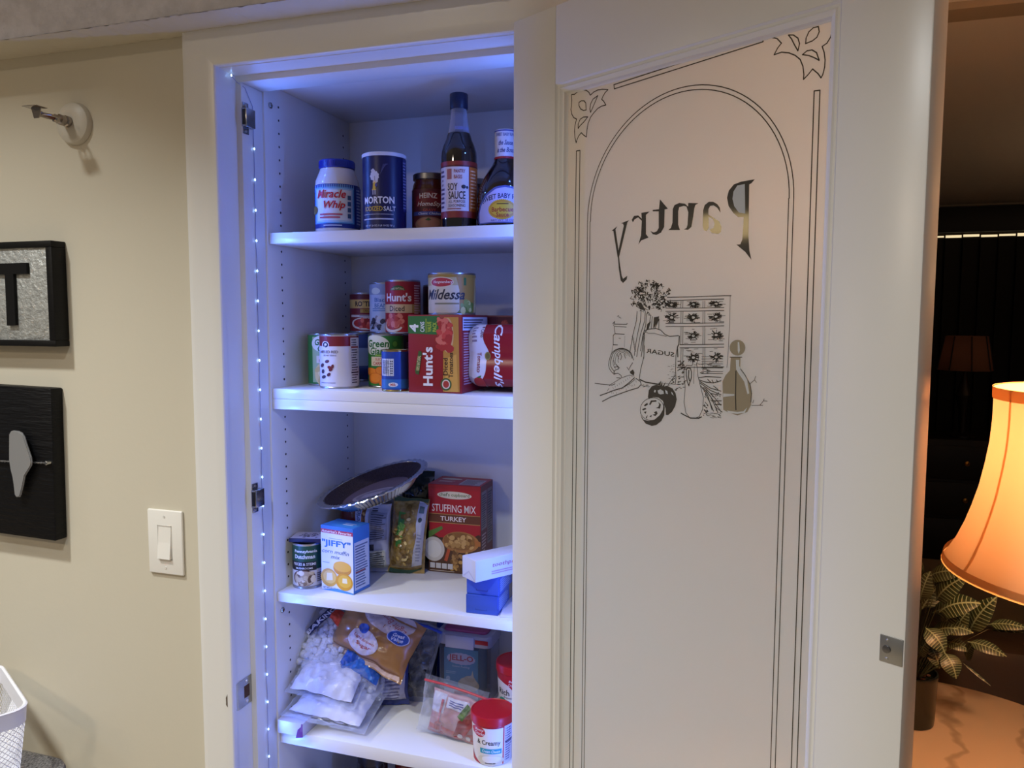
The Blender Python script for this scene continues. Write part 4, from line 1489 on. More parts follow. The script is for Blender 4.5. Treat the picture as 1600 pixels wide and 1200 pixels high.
# --- top shelf
Z = S1
def jar_whip():
    r, h = .0455, .150; x, y = -.842, .20
    t = thing('dressing_jar', 'white salad dressing jar with blue lid and red script label on top shelf', 'jar', (x, y, Z), face(x, y), 'jars and bottles on the top shelf')
    MB().lathe([(.039,0),(.0445,.003),(.0455,.009),(.0455,.098),(.044,.108),(.0385,.122),(.0355,.129),(.0345,.133)], 56).build('jar_body', mat('creamy_jar', '#d9d3cd', .22, coat=.4), t)
    l = MB().lathe([(.0358,.1335),(.0366,.135),(.0366,.148),(.0355,.150),(.0001,.1502)], 56)
    for k in range(56): a = 2*PI*k/56; l.box(.0364*math.cos(a)-.0005, .0364*math.cos(a)+.0005, .0364*math.sin(a)-.0005, .0364*math.sin(a)+.0005, .136, .147)
    l.build('lid', mat('blue_lid', '#1c2f96', .35), t)
    p = cyl_print(.0457, .0105, .088)
    p.rect(-2, 0, 2, 1, '#22388f'); p.rect(-.97, .1, .72, .93, '#5fa3dc'); p.rect(-.92, .13, .66, .9, '#a9cdec'); p.rect(-.86, .17, .6, .86, '#dfe4ee')
    for k in range(22): p.rect(-.95+k*.077, .88, -.925+k*.077, .985, '#8fc4ee')
    p.text('Miracle', -.28, .77, .19, '#c4182c', 1.15, .02, .3); p.text('Whip', -.18, .50, .22, '#c4182c', .95, .02, .3)
    p.lines(-.75, .2, .35, .34, 2, '#c05062', 3); p.ell(-.93, .42, .16, .2, '#7d6a3a')
    for k in range(4): p.rect(.42, .22+k*.14, .56, .32+k*.14, '#3c5a86')
    p.lines(-.6, .03, .4, .08, 1, '#c8d4ee', 4); facts(p, .78, .05, .99, .95, '#3650a8', '#aab8e2', 12); p.build(t)
jar_whip()
def salt():
    r, h = .0435, .1535; x, y = -.7285, .19
    t = thing('salt_canister', 'dark blue round cardboard salt canister with white lid rim', 'canister', (x, y, Z), face(x, y), 'jars and bottles on the top shelf')
    MB().lathe([(r*.97,0),(r,.001),(r,h-.008),(r*.99,h-.006)], 64).build('tube', ink('#161b4a', .35), t)
    MB().lathe([(r*1.005,0),(r*1.015,.001),(r*1.015,.004),(r*1.002,.0045)], 64, cap=False).build('base_rim', ink('#d8d8de'), t); MB().lathe([(r*1.002,h-.0075),(r*1.02,h-.007),(r*1.02,h-.001),(r*1.0,h),(r*.95,h-.001),(r*.94,h-.004),(.0001,h-.004)], 64, cap=False).build('lid_rim', ink('#d8d8de'), t)
    p = cyl_print(r, .003, h-.006)
    p.poly([(-.52,.66),(-.6,.78),(-.5,.80),(-.42,.775),(-.33,.73),(-.28,.68),(-.3,.62),(-.42,.60)], '#c9c9d4')     # umbrella
    p.burst(-.44, .70, .42, .14, '#cfd0da', 9, .86); p.rect(-.45, .6, -.42, .7, '#8a8a9a')
    for k in range(8): p.poly([(-.2+k*.035, .72+k*.02), (-.05+k*.03, .86), (-.04+k*.03, .855), (-.19+k*.035, .71+k*.02)], '#4a4c78')
    p.ell(-.45, .615, .12, .055, '#e2c9a4'); p.poly([(-.52,.53),(-.40,.53),(-.36,.59),(-.42,.62),(-.5,.61)], '#d8b33c'); p.poly([(-.56,.515),(-.36,.515),(-.42,.55),(-.5,.55)], '#d8b33c')
    p.rect(-.52, .455, -.49, .52, '#dcd6da'); p.rect(-.43, .455, -.40, .52, '#dcd6da'); p.ell(-.37, .58, .1, .05, '#3a3f88')
    p.text('MORTON', -.30, .385, .095, '#e6e4e6', 1.24, .028); p.text('IODIZED', -.52, .272, .062, '#d9b43c', .72, .012); p.text('SALT', .22, .272, .062, '#e6e4e6', .52, .012)
    p.rect(-.9, .195, .38, .2, '#d8d8e0'); p.lines(-.9, .12, .4, .15, 1, '#c4c6d6', 2, .6); p.text('NET WT 26 OZ (1 LB 10 OZ) 737 g', -.28, .045, .03, '#d4d4de', 1.2, .012)
    facts(p, .80, .25, .97, .95, '#2a2f66', '#8d92b8', 16); p.build(t)
salt()
def bottle(name, label, cat, x, y, prof, m_, cap, cap_m, z=Z):
    t = thing(name, label, cat, (x, y, z), face(x, y), 'jars and bottles on the top shelf')
    MB().lathe(prof, 56).build('bottle', m_, t); MB().lathe(cap, 48).build('cap', cap_m, t); return t
# orange squeeze bottle behind
t = bottle('syrup_bottle', 'orange-capped bottle half hidden behind the white dressing jar and salt canister', 'bottle', -.812, .32, [(.028,0),(.031,.004),(.031,.085),(.028,.10),(.022,.118),(.021,.122)], mat('amber_syrup', '#8a4a16', .2), [(.0225,.1225),(.0235,.125),(.0225,.15),(.014,.154),(.008,.166),(.0001,.168)], mat('orange_cap', '#d08a2c', .4))
p = cyl_print(.0313, .012, .075); p.rect(-2, 0, 2, 1, '#7c2330'); p.rect(-.4, .55, 1, .95, '#c98b30'); p.text('Syrup', .3, .45, .2, '#e3c8c0', 1.1, .02, .3); p.rect(-1, .05, 1, .3, '#c47b26'); p.build(t)
# gravy jars
def gravy(x, y, lab, ly, gap=0):
    t = thing('gravy_jar', lab, 'jar', (x, y, Z), face(x, y), 'jars and bottles on the top shelf')
    MB().lathe([(.033,0),(.0365,.004),(.0372,.012),(.0372,.088),(.035,.099),(.0325,.105),(.0325,.109)], 48).build('jar_body', mat('brown_gravy_glass', '#4a2018', .12, coat=.6), t)
    MB().lathe([(.0338,.108),(.0352,.109),(.0352,.1195),(.0335,.121),(.0001,.1205)], 48).build('lid', mat('pewter_lid', '#8e8c8e', .35, 1), t)
    p = cyl_print(.0374, .010, .078); p.rect(-2, 0, 2, 1, '#54202a'); p.strip(p.tu(-.75), p.tu(.75), lambda u: p.tv(.55), lambda u: p.tv(.95)-abs(u)*.35, '#7a2228')
    p.text('HEINZ', -.12, .83, .13, '#ddd6d4', .95, .02, 0, 0, .12); p.text('HomeStyle', .05, .60, .15, '#e2dad8', 1.4, .012, .35); p.text('GRAVY', -.05, .455, .07, '#b84444', .7, .01)
    p.rect(-.9, .32, .75, .42, '#3c4a96'); p.text('Classic Chicken', -.05, .37, .06, '#d8dcf0', 1.2, .008, .3); p.ell(-.05, .1, 1.5, .36, '#8d6a58'); p.ell(-.1, .13, 1.2, .24, '#a8745e'); p.poly([(-.3,.2),(-.1,.26),(.05,.2),(-.1,.18)], '#3c5a2c'); p.build(t)
gravy(-.652, .245, 'brown gravy jar with arched red label standing beside the salt canister', 0)
gravy(-.585, .335, 'second gravy jar with pewter lid, mostly hidden behind the soy sauce bottle', 0)
# soy sauce
SG = mat('dark_soy_glass', '#120a0a', .05, coat=1)
x, y = -.5705, .20
t = thing('soy_sauce_bottle', 'tall soy sauce bottle with dark cap, clear neck and cream label', 'bottle', (x, y, Z), face(x, y), 'jars and bottles on the top shelf')
MB().lathe([(.031,0),(.0345,.003),(.0355,.010),(.0355,.142),(.0345,.152),(.031,.164),(.026,.175),(.0235,.184),(.0215,.188)], 64).build('bottle', SG, t)
MB().lathe([(.0215,.188),(.0205,.192),(.0165,.218),(.0150,.236),(.0158,.238)], 48, cap=False).build('clear_neck', film('clear_bottle_neck', '#b9bdd8', .12, .05), t)
MB().lathe([(.0195,.1925),(.0188,.199),(.0001,.1995)], 32).build('foam_line', ink('#9aa0cc'), t)
MB().lathe([(.0165,.234),(.0175,.236),(.0178,.262),(.0168,.264),(.0001,.2645)], 40).build('cap', mat('navy_cap', '#16203c', .4), t)
p = cyl_print(.0357, .022, .108); p.rect(-2, 0, 2, 1, '#8c2c1e'); p.rect(-.98, .12, .52, .9, '#d9c9c2'); p.rect(-.98, .12, -.72, .9, '#cfc8d4'); p.lines(-.96, .16, -.76, .86, 9, '#5a4a6a', 3)
p.rect(.56, .12, .98, .9, '#c8651e'); p.lines(.62, .16, .94, .86, 12, '#f0c090', 4, .4); p.rect(-1, .9, 1, .925, '#5c1a14')
p.rect(-.64, .68, -.40, .86, '#a8615a'); p.text('PANTRY', .03, .82, .065, '#9a4038', .6, .012); p.text('BASIS', -.06, .72, .065, '#9a4038', .44, .012)
p.text('SOY', -.36, .545, .13, '#2a2022', .52, .012); p.text('SAUCE', -.13, .395, .14, '#2a2022', .9, .012); p.ell(.24, .545, .24, .07, '#2a2022'); p.ell(.42, .535, .12, .05, '#2a2022')
p.text('ALL PURPOSE', -.14, .285, .05, '#6a5a58', .9, .004); p.text('SEASONING', -.14, .215, .05, '#6a5a58', .9, .004); p.lines(-.62, .14, .1, .175, 1, '#a05a50', 2); p.build(t)
# barbecue sauce
x, y = -.478, .21
t = thing('barbecue_bottle', 'barbecue sauce bottle with white neck seal and arched lavender label', 'bottle', (x, y, Z), face(x, y), 'jars and bottles on the top shelf')
MB().lathe([(.048,0),(.0525,.003),(.0535,.010),(.0535,.060),(.051,.078),(.044,.096),(.034,.112),(.026,.123),(.0225,.130),(.0215,.134)], 64).build('bottle', mat('dark_bbq', '#16090c', .1, coat=.8), t)
MB().lathe([(.0216,.134),(.0213,.1385)], 40, cap=False).build('red_band', ink('#9c1c24'), t)
MB().lathe([(.0214,.138),(.0205,.141),(.0205,.186),(.0198,.1895),(.0001,.190)], 48).build('neck_seal', ink('#cfcad0'), t)
p = cyl_print(.0207, .141, .046); p.text('SWEET BABY RAYS', 0, .83, .13, '#4a4a7c', 1.7, .01, 0, 0, -.1); p.text('the Sauce', .05, .5, .2, '#3a3a70', 1.3, .015, .2); p.text('is the Boss!', .05, .2, .2, '#3a3a70', 1.5, .015, .2); p.rect(-2, .97, 2, 1.02, '#3a3f88'); p.build(t, 'neck_label')
p = cyl_print(.0538, .006, .075)
p.poly([(-.93,.02),(.6,.02),(.68,.08),(.68,.5),(.55,.78),(.3,.92),(0,.96),(-.35,.92),(-.68,.76),(-.9,.5),(-.97,.3),(-.97,.08)], '#4a5490'); p.poly([(-.89,.05),(.56,.05),(.63,.1),(.63,.5),(.5,.74),(.27,.87),(0,.91),(-.33,.87),(-.64,.72),(-.85,.48),(-.92,.3),(-.92,.1)], '#b9b4dc')
p.text("SWEET BABY RAY'S", -.1, .70, .13, '#22264e', 1.42, .022, 0, 0, .9); p.burst(-.1, .36, 1.02, .52, '#c9a42e', 44, .93); p.ell(-.1, .36, .9, .44, '#c8862a'); p.ell(-.1, .37, .84, .36, '#d4a932')
p.text('Barbecue', -.1, .36, .12, '#9c2420', .76, .02); p.text('Sauce', -.1, .23, .11, '#9c2420', .44, .02); p.lines(-.3, .47, .12, .53, 1, '#7a5a20', 2); p.text('NET WT 18 OZ', -.1, .09, .05, '#4a4c86', .8, .004); p.build(t)

# --- second shelf
Z = S2
def potatoes(p):
    p.rect(-2, 0, 2, 1, '#2e7a3a'); p.rect(-.72, .03, .8, .97, '#9fb890'); p.ell(.0, .83, 1.5, .36, '#dfe4e0'); p.text('Green', -.1, .86, .13, '#1f6a34', 1.0, .025, .15); p.text('Giant', .05, .73, .13, '#1f6a34', .95, .025, .15)
    p.rect(-.5, .43, .6, .58, '#dcd4c8'); p.text('WHOLE', .1, .54, .05, '#b04a4a', .4, .01); p.text('POTATOES', .1, .475, .06, '#b04a4a', .9, .015); p.ell(-.05, .2, 1.1, .5, '#d9c48a'); p.blobs(-.5, .05, .5, .36, 14, .011, [ink('#e3d3a0'), ink('#cdb574')], 3)
can('potato_can', 'green potato can half hidden behind the white bean can', -.9055, .247, Z, .0372, .1125, '#2e7a3a', potatoes)
def beans(p):
    p.rect(-2, 0, 2, 1, '#d6d2dc'); p.rect(-2, .80, 2, 1, '#7c2026'); p.ell(-.68, .83, .34, .14, '#dcd8e2'); p.ell(-.68, .83, .26, .11, '#1c1c3e'); p.ell(-.68, .835, .12, .05, '#dcd8e2'); p.rect(-.73, .77, -.70, .83, '#dcd8e2')
    p.text('LABELED RED', -.62, .69, .055, '#3a2c48', .75, .012); p.text('KIDNEY BEANS', -.5, .62, .03, '#6a6078', .62, .004)
    for x, y, a, c in ((-.62,.50,20,'#5a1c1e'),(-.85,.42,60,'#4a2a3a'),(-.5,.38,-20,'#7c2a22'),(-.44,.34,30,'#6a2422'),(-.82,.30,80,'#3c2a3e'),(-.54,.24,40,'#54202a'),(-.78,.19,30,'#3a2836'),(-.35,.40,70,'#6e2a28')):
        c_, s_ = math.cos(math.radians(a)), math.sin(math.radians(a)); p.poly([(x+(.11*math.cos(k*PI/5)*c_-.035*math.sin(k*PI/5)*s_*2), y+(.045*math.cos(k*PI/5)*s_+.035*math.sin(k*PI/5)*c_)) for k in range(10)], c)
    p.lines(-.9, .06, .0, .09, 1, '#8a8494', 3); p.rect(.55, .02, .97, .97, '#c9c6d0'); p.lines(.6, .05, .92, .95, 18, '#4a4454', 9); p.rect(.58, .26, .93, .29, '#2a2434'); p.rect(.58, .76, .93, .8, '#8c3a3e')
can('bean_can', 'white bean can with dark red band and scattered kidney beans', -.8405, .195, Z, .0405, .1125, '#d6d2dc', beans)
def carrots(p):
    p.rect(-2, 0, 2, 1, '#2c7434'); p.ell(-.42, .82, 1.25, .40, '#d8dcd6'); p.text('Green', -.50, .85, .15, '#1d6632', .98, .028, .12); p.text('Giant', -.44, .70, .15, '#1d6632', .9, .028, .12); p.ell(.5, .84, .36, .17, '#2f6a2c'); p.ell(.5, .84, .24, .11, '#57923a')
    p.rect(-.6, .6, .5, .63, '#7fa94a'); p.rect(-.8, .40, .2, .585, '#d8c9b4'); p.text('SLICED', -.32, .535, .055, '#b03a3a', .55, .016); p.text('CARROTS', -.3, .45, .07, '#b03a3a', .88, .016)
    for x, y, w, h in ((-.75,.28,.6,.16),(-.3,.3,.6,.17),(-.55,.15,.75,.22),(.1,.17,.7,.22),(-.1,.06,.6,.16),(.35,.06,.4,.14)): p.ell(x, y, w, h, '#c8641a'); p.ell(x, y+.01, w*.86, h*.8, '#dd7f2a')
can('carrot_can', 'green can of sliced orange carrots beside the small blue can', -.757, .245, Z, .0375, .1125, '#2c7434', carrots)
def bluecan(p): p.rect(-2, 0, 2, 1, '#1f3f94'); p.rect(-.95, .36, -.1, .82, '#c8ccd8'); p.lines(-.9, .4, -.4, .78, 14, '#30344a', 3, .6); p.lines(-.35, .4, -.15, .78, 6, '#30344a', 5); p.rect(-1, .03, 1, .27, '#2f6ab4'); p.ell(-.15, .13, .7, .12, '#d6d8e2'); p.text('Milk', -.15, .13, .07, '#b23a3a', .4, .015)
can('small_blue_can', 'small blue can with barcode and gold rims beside the red carton', -.6955, .163, Z, .0268, .083, '#1f3f94', bluecan, gold=True)
def redcan(p): p.rect(-2, 0, 2, 1, '#6e1c24'); p.rect(-.9, .62, .9, .9, '#521520'); p.lines(-.7, .66, .5, .86, 5, '#b08088', 3)
can('red_can', 'dark red can half hidden behind the carrot can', -.7195, .330, Z, .0372, .1125, '#6e1c24', redcan)
can('support_can', 'blue label can hidden behind the bean and carrot cans, under the pale vegetable can', -.806, .345, Z, .0372, .1122, '#3a4a8c', lambda p: p.rect(-2, .3, 2, .7, '#8a9ac8'))
can('support_can', 'blue label can hidden behind the potato can, under the tomato and chili can', -.8935, .386, Z, .0372, .1122, '#34498c', lambda p: p.rect(-2, .3, 2, .7, '#8a9cc4'))
Z2 = S2+.1125
def rotel(p):
    p.rect(-2, 0, 2, 1, '#7a2028'); p.rect(-2, .88, 2, 1, '#5c161e'); p.rect(-2, .62, 2, .86, '#d2ac5c'); p.text('RO*TEL', -.10, .745, .15, '#241418', 1.12, .03); p.rect(-.35, .5, 1, .6, '#b8923c'); p.text('ORIGINAL', .2, .55, .07, '#5a2a1c', .7, .01)
    p.rect(-.9, .38, .9, .44, '#cfc6cc'); p.lines(-.4, .395, .6, .43, 1, '#40304a', 2); p.ell(0, .2, 1.7, .34, '#d8d0ce'); p.ell(0, .21, 1.5, .27, '#a8262a'); p.blobs(-.6, .1, .6, .3, 18, .006, [ink('#c8433a'), ink('#8e1e22'), ink('#d8685a')], 2)
can('tomato_chili_can', 'short tomato and chili can with yellow band, stacked at the rear', -.8795, .386, Z2-.0002, .0368, .092, '#7a2028', rotel)
def veg(p):
    p.rect(-2, 0, 2, 1, '#b4bfd2'); p.rect(-2, .78, 2, 1, '#8f9bb0'); p.ell(.55, .85, .8, .26, '#5f9ccc'); p.ell(-.6, .86, .5, .14, '#cfd6cc'); p.text('Black', -.3, .67, .09, '#3e6aa0', .8, .012); p.text('BEANS', -.25, .55, .09, '#3e6aa0', .9, .012); p.lines(-.8, .42, .5, .5, 2, '#6a86b0', 3)
    p.blobs(-.9, .03, .3, .3, 40, .0055, [ink('#1e1c26'), ink('#c9c4c8'), ink('#3a3440'), ink('#8e8890')], 5); p.ell(.5, .26, .6, .26, '#6a7a3a')
can('vegetable_can', 'pale blue vegetable can between two red tomato cans on the top tier', -.806, .345, Z2-.0003, .0370, .1125, '#b4bfd2', veg)
def hunts(p):
    p.rect(-2, 0, 2, 1, '#9c1f28'); p.poly([(-.72,.83),(.15,.83),(.0,.9),(-.28,.93),(-.55,.9)], '#3c5a2a'); p.text('100% NATURAL', -.3, .865, .04, '#d8c890', .7, .01, 0, 0, .4); p.text("Hunt's", -.30, .69, .17, '#ded9da', 1.3, .03); p.rect(-2, .38, 2, .55, '#cfb28a'); p.text('Diced', -.36, .465, .11, '#2a1c1e', .8, .012); p.rect(.5, .38, 2, .55, '#b08a50')
    p.ell(-.5, .12, .95, .26, '#d8c8b8'); p.ell(-.5, .15, .85, .22, '#a83a34'); p.blobs(-.85, .1, -.05, .33, 30, .0075, [ink('#c8584c'), ink('#b43c36'), ink('#d87a68')], 7); p.lines(.62, .05, .95, .95, 18, '#d8a8a8', 3)
can('diced_tomato_can', 'red diced tomato can on the top tier, standing behind the carton', -.7425, .300, Z2-.0002, .0382, .1155, '#9c1f28', hunts)
can('dark_red_can', 'dark red can at the rear between the tomato can and the gold can', -.694, .388, Z2-.0002, .0368, .108, '#4e1620', lambda p: p.rect(-2, .55, 2, .85, '#3a1018'))
# cartons
def box(name, label, cat, x, y, z, w, d, h, rz, color, group=None, b=.0012, body='carton', rx=0):
    t = thing(name, label, cat, (x, y, z), 0, group, rot=(rx, 0, math.radians(rz)))
    MB().bbox(0, w, 0, d, 0, h, b).build(body, ink(color) if isinstance(color, str) else color, t); return t
BW, BD, BH = .113, .150, .1525
t = box('tomato_carton', 'red four-can tomato carton with sideways lettering at the front of the second shelf', 'carton', -.656, .142, Z, BW, BD, BH, 0, '#8c1c24', 'boxed goods on the shelves')
p = front_print(BW, BH); p.poly([(.0,.76),(.60,.745),(.62,.94),(.58,.985),(0,.98)], '#2f6a34'); p.text('4', .11, .83, .17, '#e2e6e0', .10, .03, 0, 90); p.text('CANS', .27, .845, .08, '#e2e6e0', .13, .02, 0, 90); p.text('VALUE', .40, .845, .075, '#b8c844', .13, .015, 0, 90); p.text('PACK', .50, .845, .075, '#b8c844', .12, .015, 0, 90); p.rect(.335, .77, .345, .95, '#b8c844')
p.poly([(.65,.02),(.96,.02),(.94,.97),(.68,.97),(.62,.8),(.66,.6)], '#b8843a'); p.poly([(.68,.02),(.93,.02),(.9,.5),(.72,.45)], '#cf9c4a'); p.ell(.74, .74, .22, .44, '#c9a070'); p.ell(.70, .75, .26, .40, '#a83a34'); p.blobs(.58, .56, .8, .93, 40, .008, [ink('#c2443c'), ink('#a8302e'), ink('#d06a58')], 4)
p.text("Hunt's", .37, .34, .19, '#e6e2e2', .50, .03, 0, 90); p.poly([(.14,.24),(.2,.23),(.26,.5),(.25,.53),(.2,.54),(.13,.28)], '#3e5a2c'); p.text('100% NATURAL', .195, .38, .045, '#d8c890', .26, .01, 0, 83)
p.text('Diced', .70, .34, .085, '#2e1a18', .22, .012, 0, 90); p.text('Tomatoes', .80, .36, .085, '#2e1a18', .32, .012, 0, 90); p.ell(.71, .115, .2, .16, '#3c5a2c'); p.ell(.71, .115, .15, .12, '#d8c8b8'); p.ell(.71, .115, .11, .09, '#a83a34'); p.build(t)
p = side_print(BW, BD, BH); p.rect(.03, .8, .97, .97, '#c9c4cc'); p.lines(.06, .1, .9, .78, 20, '#b8868a', 3); p.lines(.06, .82, .9, .95, 4, '#4a4450', 3); p.build(t, 'side_label')
t = box('rear_tomato_carton', 'second red carton standing at the rear behind the sideways-lettered carton', 'carton', -.625, .302, Z, .135, .148, .152, 0, '#6e1a22', 'boxed goods on the shelves')
p = front_print(.135, .152); p.rect(.5, .6, .98, .98, '#531420'); p.blobs(.72, .62, .95, .92, 14, .007, [ink('#a8453c'), ink('#8a2c2a')], 3); p.build(t)
def milde(p):
    p.rect(-2, 0, 2, 1, '#b8a878'); p.rect(-.97, .0, .3, .72, '#cfc4a8'); p.poly([(.3,0),(.9,0),(.95,1),(.15,1),(.3,.6)], '#a8803a'); p.poly([(.2,0),(.85,0),(.9,.25),(.6,.32),(.4,.15)], '#6a7a34'); p.rect(-2, .93, 2, 1.0, '#9c7a34')
    p.ell(-.4, .80, .95, .28, '#d8c8a8'); p.ell(-.4, .80, .88, .23, '#b03038'); p.text('Hengstenberg', -.4, .80, .09, '#e2d8d4', .76, .012, .3); p.text('Mildessa', -.32, .48, .27, '#2c2c34', 1.35, .02, .35); p.lines(-.7, .2, .3, .28, 1, '#8a8464', 2); p.rect(.48, .72, .58, .92, '#3c6a3a'); p.blobs(.3, .05, .8, .3, 10, .007, [ink('#8a9a50'), ink('#c9c27a')], 3)
can('sauerkraut_can', 'wide gold sauerkraut can standing on top of the red tomato carton', -.599, .231, Z+.1525, .0485, .084, '#b8a878', milde)
# shrink-wrapped pack of four soup cans lying on their sides
t = thing('soup_pack', 'shrink-wrapped red and white four-pack of soup cans lying sideways', 'soup pack', (-.5415, .158, Z), math.radians(0), 'food cans on the second shelf')
def packf(u, v):
    a = 2*PI*v; X = .150*u; y = math.cos(a); z = math.sin(a)
    lobe = 1-.075*abs(math.cos(2*a))**6 if True else 1
    sq = 1/max(abs(math.cos(a))**.99, abs(math.sin(a))**.99)*.92; sq = min(sq, 1.16)
    e = 1 if u > .12 else math.sqrt(max(.0, 1-((.12-u)/.12)**2*.22)); e2 = e if u > 0.001 else .9
    return (X, .072 - .066*y*sq*lobe*e2, .0725+.0725*z*min(sq, 1.08)*lobe*e2/1.08)
R1, R2 = ink('#8c1a22', .22), ink('#d2cdd2', .22)
NU, NV = 40, 96
def packg(u, v):
    b_ = (.036+.005*math.cos(2*PI*v*4)+.002*math.sin(2*PI*v*10))/.150; return packf(u/.25*b_ if u < .25 else b_+(u-.25)/.75*(1-b_), v)
pk = MB(); pk.grid(packg, NU, NV); pk.mats = [R1, R2]; pk.mi = [1 if k % NU < NU*.25 else 0 for k in range(len(pk.f))]
pk.build('wrapped_cans', None, t); MB().add([packf(0, v/36) for v in range(36)], [tuple(range(36))]).build('pack_end', R2, t)
def pmap(u, v, l):       # u along the cans, v up the front of the pack
    a = -math.pi/2*.0; z = v; ang = math.asin(max(-1, min(1, (v-.0725)/.0725))); 
    vv = ang/(2*PI); q = packf(max(0, min(1, u/.150)), vv % 1.0); return (q[0], q[1]-.0005-.00015*l, q[2])
p = Print(pmap, lambda x: x*.150, lambda y: .0725+.0725*math.sin((y-.5)*PI*.8), .005); p.fine = True
p.text("Campbell's", .405, .5, .155, '#e2dcde', .80, .014, .35, -90); p.build(t, 'script_lettering'); p.mb = MB(); p.text('Tomato', .155, .43, .055, '#8a2a34', .24, .015, 0, -90); p.text('4 CANS', .20, .78, .045, '#5a2a3a', .15, .012, 0, -90); p.lines(.06, .66, .13, .86, 5, '#8a7a86', 2); p.ell(.15, .17, .15, .2, '#b02c24'); p.poly([(.13,.26),(.19,.28),(.17,.23)], '#3a6a2c'); p.ell(.27, .5, .08, .11, '#8a7a3e'); p.ell(.27, .5, .055, .08, '#6a5a30'); p.build(t)

# --- third shelf
Z = S3
GB = 'packets and boxes on the third shelf'
def mush(p):
    p.rect(-2, 0, 2, 1, '#1f4a34'); p.rect(-2, .0, 2, .42, '#cfcac6'); p.rect(-.98, .40, .5, .62, '#121316'); p.text('Pennsylvania', -.18, .86, .09, '#d6d8d4', 1.35, .03); p.text('Dutchman', -.25, .74, .10, '#d6d8d4', 1.2, .03)
    p.text('PIECES & STEMS', -.28, .56, .065, '#d8d4d0', 1.3, .015); p.text('MUSHROOMS', -.28, .46, .045, '#d8d4d0', 1.0, .01); p.ell(-.22, .22, 1.35, .40, '#5a3a2a'); p.ell(-.22, .21, 1.25, .36, '#b09a7c')
    p.blobs(-.75, .06, .3, .36, 26, .0065, [ink('#d8c8ac'), ink('#8a6e50'), ink('#c4b08e'), ink('#5e4632')], 4); p.lines(.5, .1, .9, .34, 5, '#6a645e', 3); p.rect(-.98, -.0, 2, .03, '#8a8684')
can('mushroom_can', 'green and white mushroom can with a flat dark packet lying on top', -.9195, .186, Z, .0335, .098, '#cfcac6', mush, group=GB)
t = box('seasoning_packet', 'flat dark seasoning packet lying on top of the mushroom can', 'packet', -.948, .156, Z+.0985, .072, .052, .0085, 14, '#23244a', GB, b=.0015)
p = top_print(.072, .052, .0085); p.rect(.03, .03, .97, .97, '#b9b4c8'); p.text('SLICED', .5, .62, .2, '#2a2438', .5, .02, .2, 12); p.blobs(.25, .15, .8, .85, 24, .004, [ink('#4a4258'), ink('#2e2838'), ink('#7a7088')], 3); p.build(t)
t = box('muffin_mix_box', 'small blue and white corn muffin mix box beside the mushroom can', 'box', -.8765, .169, Z, .0845, .057, .1405, -8.6, '#3a78c4', GB)
p = front_print(.0845, .1405); p.rect(0, 0, 1, 1, '#dcdde2'); p.rect(0, .885, 1, .945, '#a8283c'); p.rect(0, .945, 1, 1, '#3a6fb8'); p.text("America's Favorite", .49, .915, .042, '#e8dcdc', .93, .015, .15); p.text('"JIFFY"', .48, .725, .125, '#2a6cb4', .90, .03); p.lines(.25, .8, .8, .82, 1, '#9ab0cc', 3)
p.text('corn muffin', .46, .61, .062, '#3a5a8c', .84, .006, .3); p.text('mix', .46, .53, .055, '#3a5a8c', .27, .006, .3); p.lines(.04, .42, .26, .44, 1, '#8a9ab8', 2)
p.ell(.66, .37, .56, .22, '#c88c1e'); p.ell(.66, .40, .54, .16, '#e0ac2e'); p.ell(.24, .20, .52, .28, '#cfa042'); p.ell(.26, .21, .40, .2, '#dfbc6a'); p.poly([(.16,.15),(.36,.17),(.34,.28),(.18,.27)], '#e8dfc0'); p.ell(.72, .17, .52, .26, '#d69a22'); p.ell(.73, .18, .40, .19, '#e4b43a'); p.poly([(.66,.15),(.82,.155),(.8,.23),(.67,.225)], '#ece2bc'); p.text('NET WT. 8.5 OZ', .25, .04, .03, '#4a5a80', .4, .006); p.poly([(0,0),(1,0),(1,.02),(.5,.05)], '#4a8cc8'); p.build(t)
p = side_print(.0845, .057, .1405); p.rect(.06, .05, .94, .78, '#c3cbdd'); p.lines(.12, .08, .88, .74, 16, '#5a6a90', 4); p.lines(.12, .3, .88, .34, 1, '#8a2a3c', 4); p.build(t, 'side_label')
p = top_print(.0845, .057, .1405); p.rect(.03, .05, .97, .95, '#3f86cc'); p.lines(.5, .3, .9, .6, 2, '#c9d6e8', 3); p.build(t, 'top_label')
t = thing('sauce_jar', 'dark red sauce jar with a black lid, behind the muffin mix box', 'jar', (-.9045, .385, Z), 0, GB)
MB().lathe([(.038,0),(.0435,.005),(.0445,.012),(.0445,.125),(.041,.137),(.038,.142)], 48).build('jar_body', mat('crimson_sauce_glass', '#6a141a', .12, coat=.6), t); MB().lathe([(.039,.141),(.0405,.1425),(.0405,.158),(.039,.160),(.0001,.160)], 48).build('lid', mat('black_lid', '#131218', .35), t)

